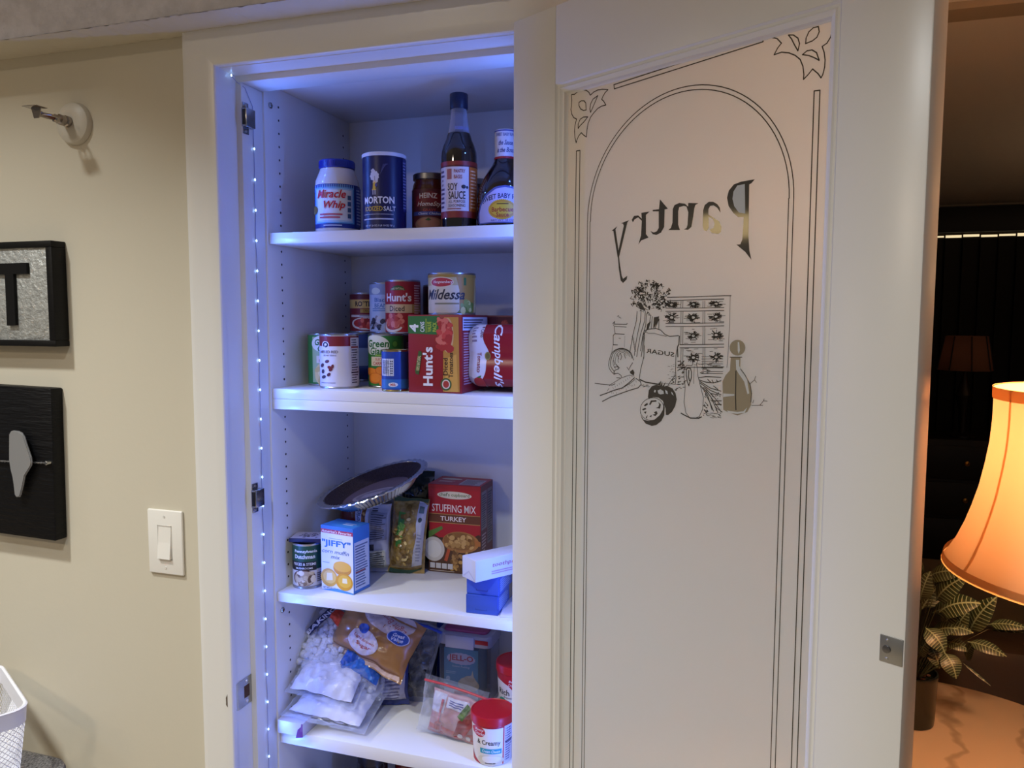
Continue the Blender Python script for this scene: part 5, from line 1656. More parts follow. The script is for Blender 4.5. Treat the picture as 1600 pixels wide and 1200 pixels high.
def nz(x, y, z, s, seed=0): return noise.noise(Vector((x*s+seed*7.1, y*s-seed*3.3, z*s+seed)))
class Bag:       # a filled bag: pillow with crimped ends, wrinkles and a printable front
    def __init__(s, w, h, t, seed=0, amp=.004, px=2.4, pz=3.0, sag=.0, crimp=.012):
        s.w, s.h, s.t, s.seed, s.amp, s.px, s.pz, s.sag, s.crimp = w, h, t, seed, amp, px, pz, sag, crimp
    def prof(s, x, z):
        zz = 1 if abs(z) >= 1-2*s.crimp/s.h else abs(z)/(1-2*s.crimp/s.h)
        f = max(0, 1-abs(x)**s.px)**.55*max(0, 1-zz**s.pz)**.55
        return f*(1 + s.sag*(-z))
    def at(s, x, z, side):
        f = s.prof(x, z); wx = 1-.05*(1-abs(z)**2)*(abs(x)) + .05*f*0
        X = x*s.w/2*wx; Zv = z*s.h/2; n = s.amp*(nz(X, side, Zv, 55, s.seed) + .6*nz(X, side, Zv, 130, s.seed+2))*(.35+.65*f)
        j = .004*nz(X, 0, Zv, 30, s.seed+5)
        return Vector((X+j*.5, side*(s.t/2*f+.0006) + n, Zv+s.h/2+j))
    def mesh(s, m_front, m_back=None, n=30):
        mb = MB(); mb.grid(lambda u, v: s.at(2*u-1, 2*v-1, -1), n, n, m_front); mb.grid(lambda u, v: s.at(1-2*u, 2*v-1, 1), n, n, m_back or m_front)
        return mb
    def pr(s, e=.0006):
        def mp(u, v, l):
            q = s.at(max(-1, min(1, 2*u/s.w)), max(-1, min(1, 2*v/s.h-1)), -1); q.y -= e+.00045*l; return tuple(q)
        p = Print(mp, lambda x: (x-.5)*s.w, lambda y: y*s.h, .003); p.fine = True
        return p
def bagthing(name, label, cat, b, loc, rot, m_front, m_back=None, group=None, part='bag'):
    t = thing(name, label, cat, loc, 0, group, rot=tuple(math.radians(a) for a in rot)); b.mesh(m_front, m_back).build(part, None, t, smooth=70); return t
# dry noodle packets
b = Bag(.084, .155, .055, 3, .003, 5, 4)
t = bagthing('pasta_packet', 'grey and white printed pasta packet under the foil pie pan', 'packet', b, (-.824, .302, Z+.001), (-3, 0, 16), ink('#b8b4b8', .3), group=GB)
p = b.pr(); p.rect(.02, .02, .22, .97, '#c8c6d4'); p.rect(.22, .02, .245, .97, '#b86a24'); p.rect(.245, .06, .33, .93, '#8a5426'); p.blobs(.25, .08, .325, .9, 26, .004, [ink('#c08a44'), ink('#6a3c1c'), ink('#d6a45c')], 2); p.rect(.33, .02, .42, .97, '#c9c7d0'); p.text('American', .12, .82, .14, '#3a3e58', .3, .01, .3, 90)
p.rect(.47, .50, .93, .9, '#8d8b94'); p.lines(.49, .52, .91, .88, 12, '#4a4852', 3); p.lines(.5, .9, .7, .95, 2, '#3a3840', 4); p.rect(.45, .06, .9, .36, '#c6c2a8'); p.lines(.48, .08, .87, .34, 8, '#5a5848', 5); p.rect(.45, .37, .6, .46, '#3a3840'); p.build(t)
b = Bag(.084, .172, .06, 5, .004, 2.3, 2.6)
t = bagthing('noodle_bag', 'bag of golden egg noodles with green logo beside the stuffing box', 'bag', b, (-.749, .318, Z+.001), (-4, 4, 14), mat('egg_noodles_in_film', '#a88848', .25, noise_amt=.45, noise_scale=85, bump=.5, bump_scale=110, coat=.6), ink('#7a6a40'), GB)
p = b.pr(); p.poly([(.66,.1),(.93,.14),(.97,.92),(.72,.98),(.74,.5)], '#b4b2b4'); p.lines(.76, .18, .9, .55, 9, '#8c8a90', 3); p.ell(.82, .74, .1, .06, '#27352c'); p.rect(.76, .82, .9, .9, '#5a6a60')
p.poly([(.2,.38),(.36,.36),(.42,.82),(.24,.84)], '#3f7a34'); p.text('Noodles', .31, .6, .12, '#8ec45a', .36, .02, .3, 84); p.poly([(.02,.0),(.6,.0),(.95,.10),(.9,.06),(.5,.045),(.05,.06)], '#24402c'); p.poly([(.02,.93),(.5,.97),(.97,.95),(.98,1),(.02,1)], '#24402c'); p.blobs(.1, .1, .62, .9, 46, .006, [ink('#c4a258', .2), ink('#8a6a34', .2), ink('#d8bc78', .2), ink('#6e5428', .2)], 6); p.build(t)
b = Bag(.085, .215, .045, 8, .006, 3, 3)
bagthing('dark_snack_bag', 'dark crinkled bag standing behind the noodle bag', 'bag', b, (-.752, .405, Z+.001), (-4, -3, 4), mat('dark_green_film', '#1c2822', .2, coat=.5), group=GB)
# pie crust in a crimped foil pan, tipped on top of the packets
t = thing('pie_crust', 'dark crumb pie crust in a crimped foil pan, tipped on top of the packets', 'pie crust', (-.803, .285, 1.173), 0, GB, rot=(math.radians(11), math.radians(-15.5), 0))
FO = mat('crimped_foil', '#b4b6bd', .22, 1)
def pan(u, v):
    a = 2*PI*u; prof = [(.085,0),(.0855,.001),(.112,.0275),(.1135,.030),(.1265,.0305),(.1285,.0285),(.1275,.0275)]
    k = v*(len(prof)-1); i = min(int(k), len(prof)-2); f = k-i; r = prof[i][0]*(1-f)+prof[i+1][0]*f; z = prof[i][1]*(1-f)+prof[i+1][1]*f
    fl = .0018*math.sin(72*a)*(1 if 0.12 < v < .62 else .25); return ((r+fl)*math.cos(a), (r+fl)*math.sin(a), z+(.0008*math.sin(36*a+1) if v > .6 else 0))
MB().grid(pan, 288, 18).lathe([(.0001,0),(.0852,0)], 48, cap=False).build('foil_pan', FO, t, smooth=30)
MB().lathe([(.0001,.004),(.080,.0042),(.092,.0105),(.1085,.0275),(.1105,.0295),(.1130,.0300)], 72, cap=False).build('crumb_crust', mat('cocoa_crumb_crust', '#33252c', .75, noise_amt=.4, noise_scale=160, bump=.7, bump_scale=260), t)
d = MB(); d.lathe([(.0001,.0058),(.074,.0060),(.078,.0075)], 48, cap=False); d.build('paper_insert', ink('#5c4d58', .4), t)
p = Print(lambda u, v, l: (u, v, .0062+.0002*l), lambda x: (x-.5)*.15, lambda y: (y-.5)*.15, .05); p.ell(.5, .42, .72, .42, '#8b8088'); p.ell(.5, .42, .6, .32, '#6e6470'); p.lines(.3, .35, .7, .5, 4, '#aaa0a8', 3); p.build(t, 'insert_print')
# stuffing mix
SW, SD, SH = .1255, .088, .2035
t = box('stuffing_box', 'tall red and brown turkey stuffing mix box on the third shelf', 'box', -.7065, .3495, Z, SW, SD, SH, 1.5, '#a32026', GB)
p = front_print(SW, SH); p.rect(0, 0, 1, 1, '#9c2026'); p.poly([(0,0),(1,0),(1,.45),(.9,.47),(.5,.50),(0,.56)], '#4a2c1c'); p.rect(0, .0, 1, .36, '#54341f')
p.poly([(.02,.46),(.2,.40),(.8,.40),(.98,.47),(.98,.95),(.02,.95)], '#a81f26'); p.ell(.5, .885, .66, .085, '#d8c9a8'); p.text("chef's cupboard", .5, .885, .05, '#5a6a34', .58, .012)
p.text('STUFFING MIX', .49, .735, .085, '#ead9cc', .84, .006); p.rect(.01, .565, .99, .67, '#6a3a24'); p.rect(.01, .565, .99, .572, '#b8864a'); p.rect(.01, .663, .99, .67, '#b8864a'); p.text('TURKEY', .48, .617, .052, '#ead9cc', .50, .016)
p.poly([(0,.38),(.28,.5),(.26,.53),(0,.46)], '#5a7a34'); p.ell(.1, .26, .42, .28, '#c9c0b0'); p.ell(.1, .26, .3, .2, '#d8d2c4'); p.poly([(.3,.14),(.36,.13),(.44,.3),(.4,.34)], '#b8502a'); p.ell(.62, .36, .70, .24, '#a8703a'); p.ell(.60, .37, .62, .2, '#8a5c2c'); p.poly([(.88,.4),(1,.38),(1,.33),(.9,.33)], '#a8642e')
p.blobs(.34, .30, .86, .44, 46, .006, [ink('#b08448'), ink('#7a5024'), ink('#c89c5c'), ink('#94682f')], 8); p.blobs(.42, .02, .98, .26, 60, .006, [ink('#a87c42'), ink('#6e4820'), ink('#c09450'), ink('#8a6030')], 9)
for k in range(4): p.rect(.03+.115*k, .045, .125+.115*k, .105, '#c9c4bc')
p.rect(.025, .015, .5, .022, '#c9b8a0'); p.build(t)
p = side_print(SW, SD, SH); p.rect(0, 0, 1, 1, '#6a2c22'); p.rect(.06, .5, .48, .93, '#8a7a74'); p.lines(.09, .52, .45, .9, 15, '#3a2c2c', 3); p.rect(.54, .3, .95, .93, '#7d6c66'); p.lines(.57, .32, .92, .9, 20, '#3a2c2c', 5); p.lines(.08, .1, .45, .46, 10, '#b89a90', 6); p.build(t, 'side_label')
p = top_print(SW, SD, SH); p.rect(0, 0, 1, 1, '#a32026'); p.rect(.55, .1, .95, .75, '#a8a0a4'); p.lines(.58, .14, .93, .7, 8, '#5a5054', 4); p.ell(.28, .7, .4, .2, '#c9bca0'); p.lines(.1, .3, .45, .5, 2, '#d8b0a0', 3); p.build(t, 'top_label')
# butter boxes
BB = [('blue_box', 'blue pudding box at the bottom of the small box stack on the third shelf', -.534, .137, 0, .0655, .17, .0375, 3, '#3552a8'), ('blue_box', 'blue pudding box in the middle of the stack, under the white box', -.5345, .142, .0378, .067, .17, .0375, 1, '#3a58b4'), ('white_box', 'slim white box laid askew on top of two blue boxes', -.538, .128, .0758, .047, .185, .0425, -36, '#c9c8d4')]
for nm, lb, x, y, z, w, d, h, rz, c in BB:
    t = box(nm, lb, 'box', x, y, Z+z, w, d, h, rz, c, GB)
    if c == '#c9c8d4':
        p = front_print(w, h); p.poly([(.05,.1),(.5,.42),(.95,.1),(.9,.06),(.5,.36),(.1,.06)], '#b4b2c4'); p.build(t); p = side_print(w, d, h); p.text('toothpicks', .40, .62, .24, '#9a4a5a', .38, .006, .3); p.lines(.2, .2, .8, .4, 2, '#b08a98', 3); p.build(t, 'side_label')
    else:
        p = front_print(w, h); p.rect(.02, .03, .98, .97, c); p.rect(.3, .2, .66, .24, '#2c4590'); p.rect(.3, .2, .32, .3, '#2c4590'); p.rect(.64, .2, .66, .3, '#2c4590'); p.build(t); p = side_print(w, d, h); p.rect(.02, .06, .98, .94, '#4664b4'); p.lines(.05, .15, .5, .85, 6, '#8fa4d4', 3); p.rect(.5, .1, .9, .9, '#8a7a6a'); p.build(t, 'side_label')
b = Bag(.11, .375, .04, 21, .012, 3, 4)
t = bagthing('clear_bag', 'empty crinkled clear plastic bag standing at the back of the third shelf', 'plastic bag', b, (-.462, .40, Z+.001), (-3, 0, 0), film('clear_film', '#f2f4fa', .03, .08), group=GB)
tg = box('paper_slip', 'white paper slip on the third shelf beside the blue boxes', 'paper', -.462, .135, Z, .07, .10, .004, 12, '#d2d0d8', GB, b=.0006, body='sheet')

# --- fourth shelf
Z = S4
GC = 'bags and tubs on the fourth shelf'
FILM = film('clear_film', '#f2f4fa', .03, .08)
t = box('small_carton', 'small white carton with purple ribbon at the shelf edge under the white bags', 'carton', -.9545, .110, Z, .062, .055, .029, 0, '#c9c6d2', GC)
p = front_print(.062, .029); p.poly([(.72,-.15),(1.0,-.02),(1.0,.9),(.8,.5)], '#6a2468'); p.poly([(.9,.4),(1.0,.4),(1,1),(.95,1)], '#7a4a78'); p.build(t, 'ribbon')
# white sugar bags in clear wrapping
WS = mat('white_sugar_bag', '#d6d3dc', .45, bump=.3, bump_scale=60)
b = Bag(.165, .150, .052, 31, .010, 2.6, 2.6, crimp=.002)
t = bagthing('sugar_bag', 'lower white sugar bag slumped flat in clear wrap at the shelf edge', 'bag', b, (-.858, .138, Z+.034), (-80, 5, 4), WS, group=GC)
b2 = Bag(.196, .185, .062, 35, .010, 2.6, 2.6, crimp=.016); b2.mesh(FILM).build('clear_wrap', None, t, smooth=70)
for o in t.children:
    if o.name.startswith('clear_wrap'): o.location = (.004, .0, -.020)
b = Bag(.142, .125, .050, 33, .010, 2.4, 2.6, crimp=.002)
t = bagthing('sugar_bag', 'upper white sugar bag lying on the other white bag, under the marshmallows', 'bag', b, (-.873, .150, Z+.077), (-66, 8, 6), WS, group=GC)
b2 = Bag(.165, .150, .058, 37, .010, 2.6, 2.6, crimp=.014); b2.mesh(FILM).build('clear_wrap', None, t, smooth=70)
for o in t.children:
    if o.name.startswith('clear_wrap'): o.location = (.003, .0, -.014)
b = Bag(.12, .115, .05, 39, .006, 2.6, 2.6)
t = bagthing('blue_bag', 'dark blue bag wedged behind the white sugar bags', 'bag', b, (-.795, .285, Z+.001), (-6, 0, 18), mat('navy_film', '#1f2f78', .25, coat=.5), group=GC)
p = b.pr(); p.rect(.5, .1, .95, .9, '#b0aec4'); p.lines(.55, .15, .9, .85, 10, '#6a688c', 3); p.build(t)
# marshmallows
b = Bag(.205, .150, .062, 41, .004, 2.8, 2.8, crimp=.004)
t = thing('marshmallow_bag', 'clear bag of small white marshmallows with blue panel and orange price sticker', 'bag', (-.872, .205, .768), 0, GC, rot=tuple(math.radians(a) for a in (-42, 18, 12)))
MW = mat('marshmallow', '#d9d6de', .7); R = random.Random(5); mm = MB()
for k in range(230):
    x, z = R.uniform(-.93, .93), R.uniform(-.93, .93); f = b.prof(x, z)
    if f < .18: continue
    q = b.at(x, z, -1); q.y += .008+R.uniform(0, .006); bm_ = bmesh.new(); bmesh.ops.create_cone(bm_, cap_ends=True, segments=8, radius1=.0072, radius2=.0072, depth=.013); bmesh.ops.bevel(bm_, geom=[e for e in bm_.edges if abs(e.verts[0].co.z-e.verts[1].co.z) < 1e-6], offset=.003, segments=1, affect='EDGES')
    mm.bm(bm_, None, Matrix.Translation(q) @ Matrix.Rotation(R.uniform(0, 6), 4, Vector((R.uniform(-1,1), R.uniform(-1,1), R.uniform(-1,1))).normalized()))
stuff(mm.build('marshmallows', MW, t, smooth=35)); b3 = Bag(.185, .132, .044, 41, .003, 2.8, 2.8, crimp=.004); o = b3.mesh(MW).build('marshmallow_core', None, t, smooth=70); o.location = (0, .004, .009)
bf = Bag(.222, .168, .076, 43, .006, 2.8, 2.8, crimp=.012); o = bf.mesh(FILM).build('film', None, t, smooth=70); o.location = (0, 0, -.009)
p = bf.pr(); p.poly([(.02,.50),(.09,.46),(.25,.88),(.17,.93)], '#20244e'); p.text('BAKING', .132, .69, .075, '#d9d8e6', .36, .03, 0, 62); p.poly([(.2,.73),(.34,.66),(.42,.84),(.3,.93),(.22,.88)], '#d8482e'); p.poly([(.24,.76),(.34,.72),(.38,.82),(.28,.88)], '#e0563a')
p.poly([(.50,.18),(.93,.16),(.96,.5),(.9,.62),(.55,.66)], '#1c4a9c'); p.ell(.60, .60, .28, .40, '#1c3a70'); p.ell(.60, .60, .22, .31, '#bcd2dc'); p.ell(.63, .60, .13, .17, '#1a2c52'); p.lines(.66, .35, .9, .4, 1, '#8aa8d8', 3); p.poly([(.52,.2),(.9,.18),(.7,.4)], '#2c66b4'); o = p.build(t); o.location = (0, 0, -.009)
# brown sugar
b = Bag(.200, .128, .070, 47, .006, 2.6, 2.6, crimp=.012)
t = bagthing('brown_sugar_bag', 'tan bag of brown sugar leaning across the marshmallow bag', 'bag', b, (-.812, .225, .803), (-30, 16, -4), mat('brown_sugar_in_film', '#9a6a3a', .3, noise_amt=.18, noise_scale=25, coat=.5), group=GC)
p = b.pr(.0009); p.ell(.60, .86, .62, .42, '#b9a9a8'); p.text('Light Brown', .62, .86, .12, '#a05a5a', .46, .01, .2, 168); p.ell(.80, .66, .26, .26, '#b8b8d0'); p.ell(.80, .66, .24, .235, '#24489a'); p.text('Great', .80, .70, .07, '#d0d4e4', .14, .02, .2, 8); p.text('Value', .80, .62, .07, '#d0d4e4', .14, .02, .2, 8)
p.ell(.45, .36, .38, .42, '#c2b6bc'); p.ell(.40, .57, .13, .15, '#24489a'); p.text('Light Brown', .46, .40, .065, '#a04848', .27, .012, .2, -6); p.text('Sugar', .47, .30, .085, '#a04848', .2, .02, .2, -6); p.poly([(.02,.02),(.98,.02),(.96,.10),(.05,.12)], '#b89a86'); p.build(t)
t = box('yellow_carton', 'small brown and yellow carton behind the brown sugar bag', 'carton', -.783, .335, Z, .036, .03, .085, 8, '#7a5224', GC); p = front_print(.036, .085); p.ell(.5, .6, .7, .3, '#c8961e'); p.blobs(.2, .5, .8, .75, 8, .004, [ink('#e0b43c'), ink('#a8701a')], 3); p.ell(.5, .2, .6, .14, '#3a3a4a'); p.build(t)
# dark bag and zip bag in the middle
b = Bag(.10, .155, .06, 51, .010, 2.6, 2.8)
bagthing('dark_bag', 'black glossy bag in the middle of the fourth shelf, behind the zip bag', 'bag', b, (-.748, .345, Z+.001), (-8, 6, 10), mat('black_film', '#14131a', .15, coat=.6), group=GC)
b = Bag(.075, .185, .02, 53, .010, 2.6, 2.8)
t = bagthing('zip_bag', 'clear zip bag with a blue zipper, slumped beside the pudding container', 'plastic bag', b, (-.748, .322, Z+.002), (-6, 14, 6), film('cloudy_film', '#dfe4f2', .08, .15), group=GC)
MB().tube([(-.035,-.002,.174),(.0,-.003,.178),(.035,-.002,.174)], .0035, 8).build('zipper', ink('#2444a8'), t)
t = box('blue_sleeve', 'tall blue sleeve standing at the rear beside the pudding container', 'packet', -.722, .425, Z, .03, .02, .21, -14, '#2448a8', GC, b=.004)
# pudding container with a snap lid
t = thing('pudding_container', 'square clear container with snap lid and blue pudding box inside', 'container', (-.6895, .357, Z), math.radians(1), GC)
CW, CD = .127, .085
slab(0, CW, 0, CD, 0, .138, .014, .003, None).build('clear_tub', film('smoky_tub', '#dedee8', .04, .1), t)
slab(-.004, CW+.004, -.004, CD+.004, .132, .160, .016, .004, None).build('lid', mat('frosted_lid', '#a6a4b4', .35), t)
slab(.01, CW-.01, .01, CD-.01, .158, .166, .012, .002, None).build('lid_seal', mat('magenta_seal', '#a04a70', .4), t)
MB().bbox(.022, .092, -.0085, -.004, .128, .158, .0022).build('snap_latch', mat('latch_plastic', '#b2b0c2', .3), t)
MB().bbox(.094, CW-.002, -.0055, -.0042, .142, .152, .0006).build('gasket', mat('red_gasket', '#b02028', .4), t)
bx = MB().bbox(.014, .098, .006, .07, .003, .122, .001).build('inner_box', ink('#3a86a8'), t)
p = Print(lambda u, v, l: (.014+u, .0055-.00012*l, .003+v), lambda x: x*.084, lambda y: y*.119, .05); p.rect(0, 0, 1, 1, '#3f8fae'); p.rect(0, 0, 1, .17, '#c9c0b8'); p.rect(.3, .09, .7, .15, '#a83a2e'); p.burst(.5, .80, .86, .24, '#c9c4d4', 18, .93); p.text('JELL-O', .5, .80, .15, '#b81f3a', .72, .03); p.text('Instant Pudding', .5, .64, .05, '#c9dbe2', .5, .006, .2); p.lines(.06, .48, .4, .54, 2, '#9cc4d2', 3); p.ell(.12, .38, .12, .1, '#b8d4de')
p.ell(.72, .30, .62, .26, '#cdbf94'); p.ell(.72, .36, .5, .18, '#dcd0a8'); p.ell(.76, .42, .32, .13, '#cfc094'); p.poly([(.68,.45),(.88,.44),(.84,.6),(.8,.5)], '#dcd0a8'); p.build(t, 'box_print')
# zip bag with the pepper packet
b = Bag(.150, .118, .05, 57, .007, 2.8, 3.2, crimp=.01)
t = bagthing('zip_bag', 'clear zip bag with red zipper holding a packet printed with red peppers', 'plastic bag', b, (-.598, .197, Z+.001), (-10, 6, -4), FILM, group=GC)
MB().tube([(-.073,-.004,.106),(-.03,-.007,.109),(.03,-.007,.108),(.074,-.003,.104)], .0026, 8).build('zipper', mat('red_zip', '#b83a44', .3), t)
bi = Bag(.112, .088, .03, 59, .004, 3, 3, crimp=.004); o = bi.mesh(mat('pepper_packet', '#b98e8e', .4)).build('pepper_packet', None, t, smooth=70); o.location = (.006, 0, .006)
p = bi.pr(); p.rect(.03, .55, .32, .95, '#c4bfc8'); p.rect(.03, .08, .97, .22, '#b8645e'); p.rect(.35, .7, .8, .92, '#c9c5cc'); p.lines(.4, .74, .75, .88, 3, '#4a4a8a', 3)
p.poly([(.58,.1),(.70,.12),(.98,.66),(.86,.72),(.66,.5)], '#8c1c20'); p.poly([(.68,.08),(.8,.12),(.97,.5),(.95,.62)], '#a82a2a'); p.poly([(.62,.6),(.74,.52),(.86,.84),(.76,.9)], '#4a6a2c'); p.poly([(.66,.65),(.74,.6),(.82,.82)], '#6a8a3c')
for k in range(4): p.rect(.16+.05*k, .1, .175+.05*k, .27, '#a8383a')
p.poly([(.16,.26),(.34,.26),(.3,.34),(.27,.34),(.29,.85),(.24,.85),(.24,.34),(.2,.34)], '#b05a56'); p.ell(.72, .14, .10, .11, '#d0c8c8'); p.ell(.88, .12, .10, .11, '#d0c8c8'); o = p.build(t); o.location = (.006, 0, .006)
# frosting tubs
def tub(x, y, z, lb, word, sub, yaw=0, rx=0):
    r, h = .0425, .108; t = thing('frosting_tub', lb, 'tub', (x, y, z), face(x, y)+math.radians(yaw), GC)
    MB().lathe([(.036,0),(.0375,.001),(.0418,.084),(.0424,.088)], 56).build('tub_body', ink('#d6cfc4'), t)
    MB().lathe([(.0432,.082),(.0446,.083),(.0446,.097),(.0436,.0995),(.0415,.1),(.0405,.0985),(.0001,.0985)], 56).build('lid', mat('red_plastic_lid', '#a8141e', .35), t)
    def mp(u, v, l): R = .0377+(v/.081)*.0042+.0003+.00012*l; a = u/.040; return (R*math.sin(a), -R*math.cos(a), .002+v)
    p = Print(mp, lambda q: .040*math.asin(max(-1, min(1, q))) if abs(q) <= 1 else .040*q*PI/2, lambda q: q*.08); p.rect(-2, 0, 2, 1, '#d8d0c2')
    p.rect(.5, 0, .56, 1, '#b82a34'); p.rect(.58, .02, .97, .98, '#bcb8c4'); p.lines(.62, .06, .94, .94, 14, '#4a4870', 4); p.rect(.6, .55, .95, .58, '#2a2848')
    p.poly([(-2,.93),(-1,.86),(-.6,.80),(-.2,.72),(.0,.62),(.12,.74),(.35,.92),(.5,1),(-2,1)] if not sub else [(-2,.96),(.5,.96),(.5,1),(-2,1)], '#a81a26')
    p.burst(-.66 if sub else .02, .84 if sub else .80, .62, .28, '#b0202c', 18, .94); p.text('Betty', -.64 if sub else .02, .88 if sub else .84, .08, '#d8d0d0', .38, .01, .3); p.text('Crocker', -.62 if sub else .03, .79 if sub else .75, .08, '#d8d0d0', .48, .01, .3)
    p.text(word, -.22 if sub else -.30, .57 if sub else .52, .16, '#241c20', 1.1 if sub else 1.0, .012); 
    if sub: p.rect(-.62, .30, .44, .43, '#1f8a96'); p.text(sub, -.08, .365, .075, '#d8e0e0', .9, .012, .2); p.ell(-.1, .12, 1.3, .28, '#c8bfa6'); p.ell(-.05, .15, 1.0, .2, '#dcd4c0'); p.lines(-.4, .02, .3, .08, 1, '#5a5048', 3); p.poly([(-1,.3),(-.9,.12),(-.6,.0),(-1,0)], '#a81a26')
    else: p.text('frosting', -.2, .38, .07, '#4a3c40', .6, .006, .3); p.ell(-.55, .22, .5, .28, '#2c8a6a'); p.lines(-.7, .15, -.4, .3, 3, '#c0e0d0', 2); p.ell(.2, .12, 1.0, .3, '#cfc6b0')
    p.build(t); return t
tub(-.4885, .168, Z, 'frosting tub with red lid and teal band at the front of the fourth shelf', '& Creamy', 'Cream Cheese')
box('carton', 'low white carton hidden behind the front frosting tub, under the second tub', 'carton', -.520, .226, Z, .11, .09, .0605, 0, '#c9c4c0', GC)
tub(-.4685, .268, Z+.0607, 'second frosting tub with red lid, raised up behind the front tub', 'Rich &', '', -14)
b = Bag(.09, .13, .05, 61, .008, 2.6, 2.8); bagthing('clear_bag', 'crumpled clear bag at the rear behind the frosting tubs', 'plastic bag', b, (-.43, .405, Z+.001), (-3, 0, 0), film('cloudy_film', '#dfe4f2', .08, .15), group=GC)

# --- bottom shelf, only the lids show
Z = S5
for x, y, r, h, c, lb in ((-.902, .205, .040, .1255, '#1c2036', 'dark jar with navy lid at the front of the bottom shelf'), (-.842, .32, .036, .150, '#2c2420', 'dark brown jar behind the navy-lidded jar on the bottom shelf'), (-.775, .37, .030, .150, '#6a1a1e', 'dark red jar at the rear of the bottom shelf'), (-.70, .30, .046, .118, '#1a2444', 'wide jar with dark blue lid on the bottom shelf')):
    t = thing('storage_jar', lb, 'jar', (x, y, Z), 0, 'jars on the bottom shelf')
    MB().lathe([(r*.9,0),(r,.005),(r,h-.03),(r*.9,h-.02)], 40).build('jar_body', mat('jar_glass_' + c[1:], c, .15, coat=.5), t); MB().lathe([(r*.93,h-.022),(r*.97,h-.021),(r*.97,h-.003),(r*.93,h),(r*.8,h),(r*.78,h-.002),(.0001,h-.002)], 40).build('lid', mat('dark_lid_' + c[1:], c, .4), t)

# ------------------------------------------------------------------ the den behind the door
t = thing('marble_table', 'round table with pale veined marble top under the lit lamp', 'table', (.35, .30, 0))
mt_ = mat('veined_marble', '#9c8a77', .25, coat=.2)
nt = mt_.node_tree; pb = nt.nodes['Principled BSDF']; tc = nt.nodes.new('ShaderNodeTexCoord'); wv = nt.nodes.new('ShaderNodeTexWave'); wv.inputs['Scale'].default_value = 1.6; wv.inputs['Distortion'].default_value = 9; wv.inputs['Detail'].default_value = 4; wv.inputs['Detail Scale'].default_value = 2.2
rp = nt.nodes.new('ShaderNodeValToRGB'); rp.color_ramp.elements[0].position = .0; rp.color_ramp.elements[0].color = lin('#857361'); rp.color_ramp.elements[1].position = .07; rp.color_ramp.elements[1].color = lin('#9c8a77')
nt.links.new(tc.outputs['Object'], wv.inputs['Vector']); nt.links.new(wv.outputs['Fac'], rp.inputs['Fac']); nt.links.new(rp.outputs['Color'], pb.inputs['Base Color'])
MB().lathe([(.345,.722),(.362,.725),(.365,.735),(.362,.748),(.355,.75),(.0001,.75)], 96).build('table_top', mt_, t)
MB().lathe([(.2,0),(.2,.02),(.06,.05),(.04,.1),(.045,.5),(.07,.68),(.12,.722)], 40).build('pedestal', mat('dark_wood', '#3a2618', .4), t)
t = thing('table_lamp', 'lit table lamp with a cream bell shade on the marble table', 'lamp', (.506, .058, .75))
SHM = lit_fabric('cream_shade_fabric', '#cba27a', .18)
PRF = [(.222,.443),(.2185,.447),(.206,.470),(.195,.498),(.186,.527),(.1775,.560),(.171,.597),(.1665,.630),(.1645,.665),(.1645,.715)]
MB().lathe(PRF, 72, cap=False).build('lamp_shade', SHM, t)
TRF = lit_fabric('trim_fabric', '#d0a06c', .45)
MB().lathe([(.2238,.440),(.2212,.453)], 72, cap=False).build('bottom_trim', TRF, t)
MB().lathe([(.1662,.699),(.1664,.7165)], 72, cap=False).build('top_trim', TRF, t)
for k in range(8):
    a = 2*PI*k/8+.27; rb = MB(); n_ = len(PRF)
    for da in (-.016, .016): rb.v += [((r+.0012)*math.cos(a+da), (r+.0012)*math.sin(a+da), z) for r, z in PRF]
    rb.f = [(i, i+1, n_+i+1, n_+i) for i in range(n_-1)]; rb.mi = [0]*(n_-1); rb.build('shade_rib', lit_fabric('rib_fabric', '#dcb484', .62), t)
MB().lathe([(.075,0),(.078,.008),(.05,.02),(.028,.04),(.05,.10),(.072,.17),(.062,.24),(.03,.30),(.014,.33),(.014,.36)], 48).build('lamp_base', mat('bronze_lamp_base', '#5a3e22', .35, .6), t)
MB().lathe([(.012,.36),(.016,.365),(.016,.42),(.012,.425)], 20).build('socket', mat('brass', '#b08a48', .3, 1), t)
for s in (-1, 1): MB().tube([(s*.012,0,.40),(s*.055,0,.46),(s*.06,0,.56),(s*.02,0,.66),(0,0,.675)], .0018, 6).build('harp', mat('brass', '#b08a48', .3, 1), t)
MB().lathe([(.012,.42),(.016,.44),(.032,.49),(.030,.52),(.016,.545),(.0001,.55)], 24).build('bulb', mat('warm_bulb', '#ffe0b0', .4, emit='#ffb860', emit_s=12), t)
for lz in (.535, .66): light('lamp_light', 'POINT', (0, 0, lz), LAMP_POWER/2, LAMP_COLOR, .035, parent=t)

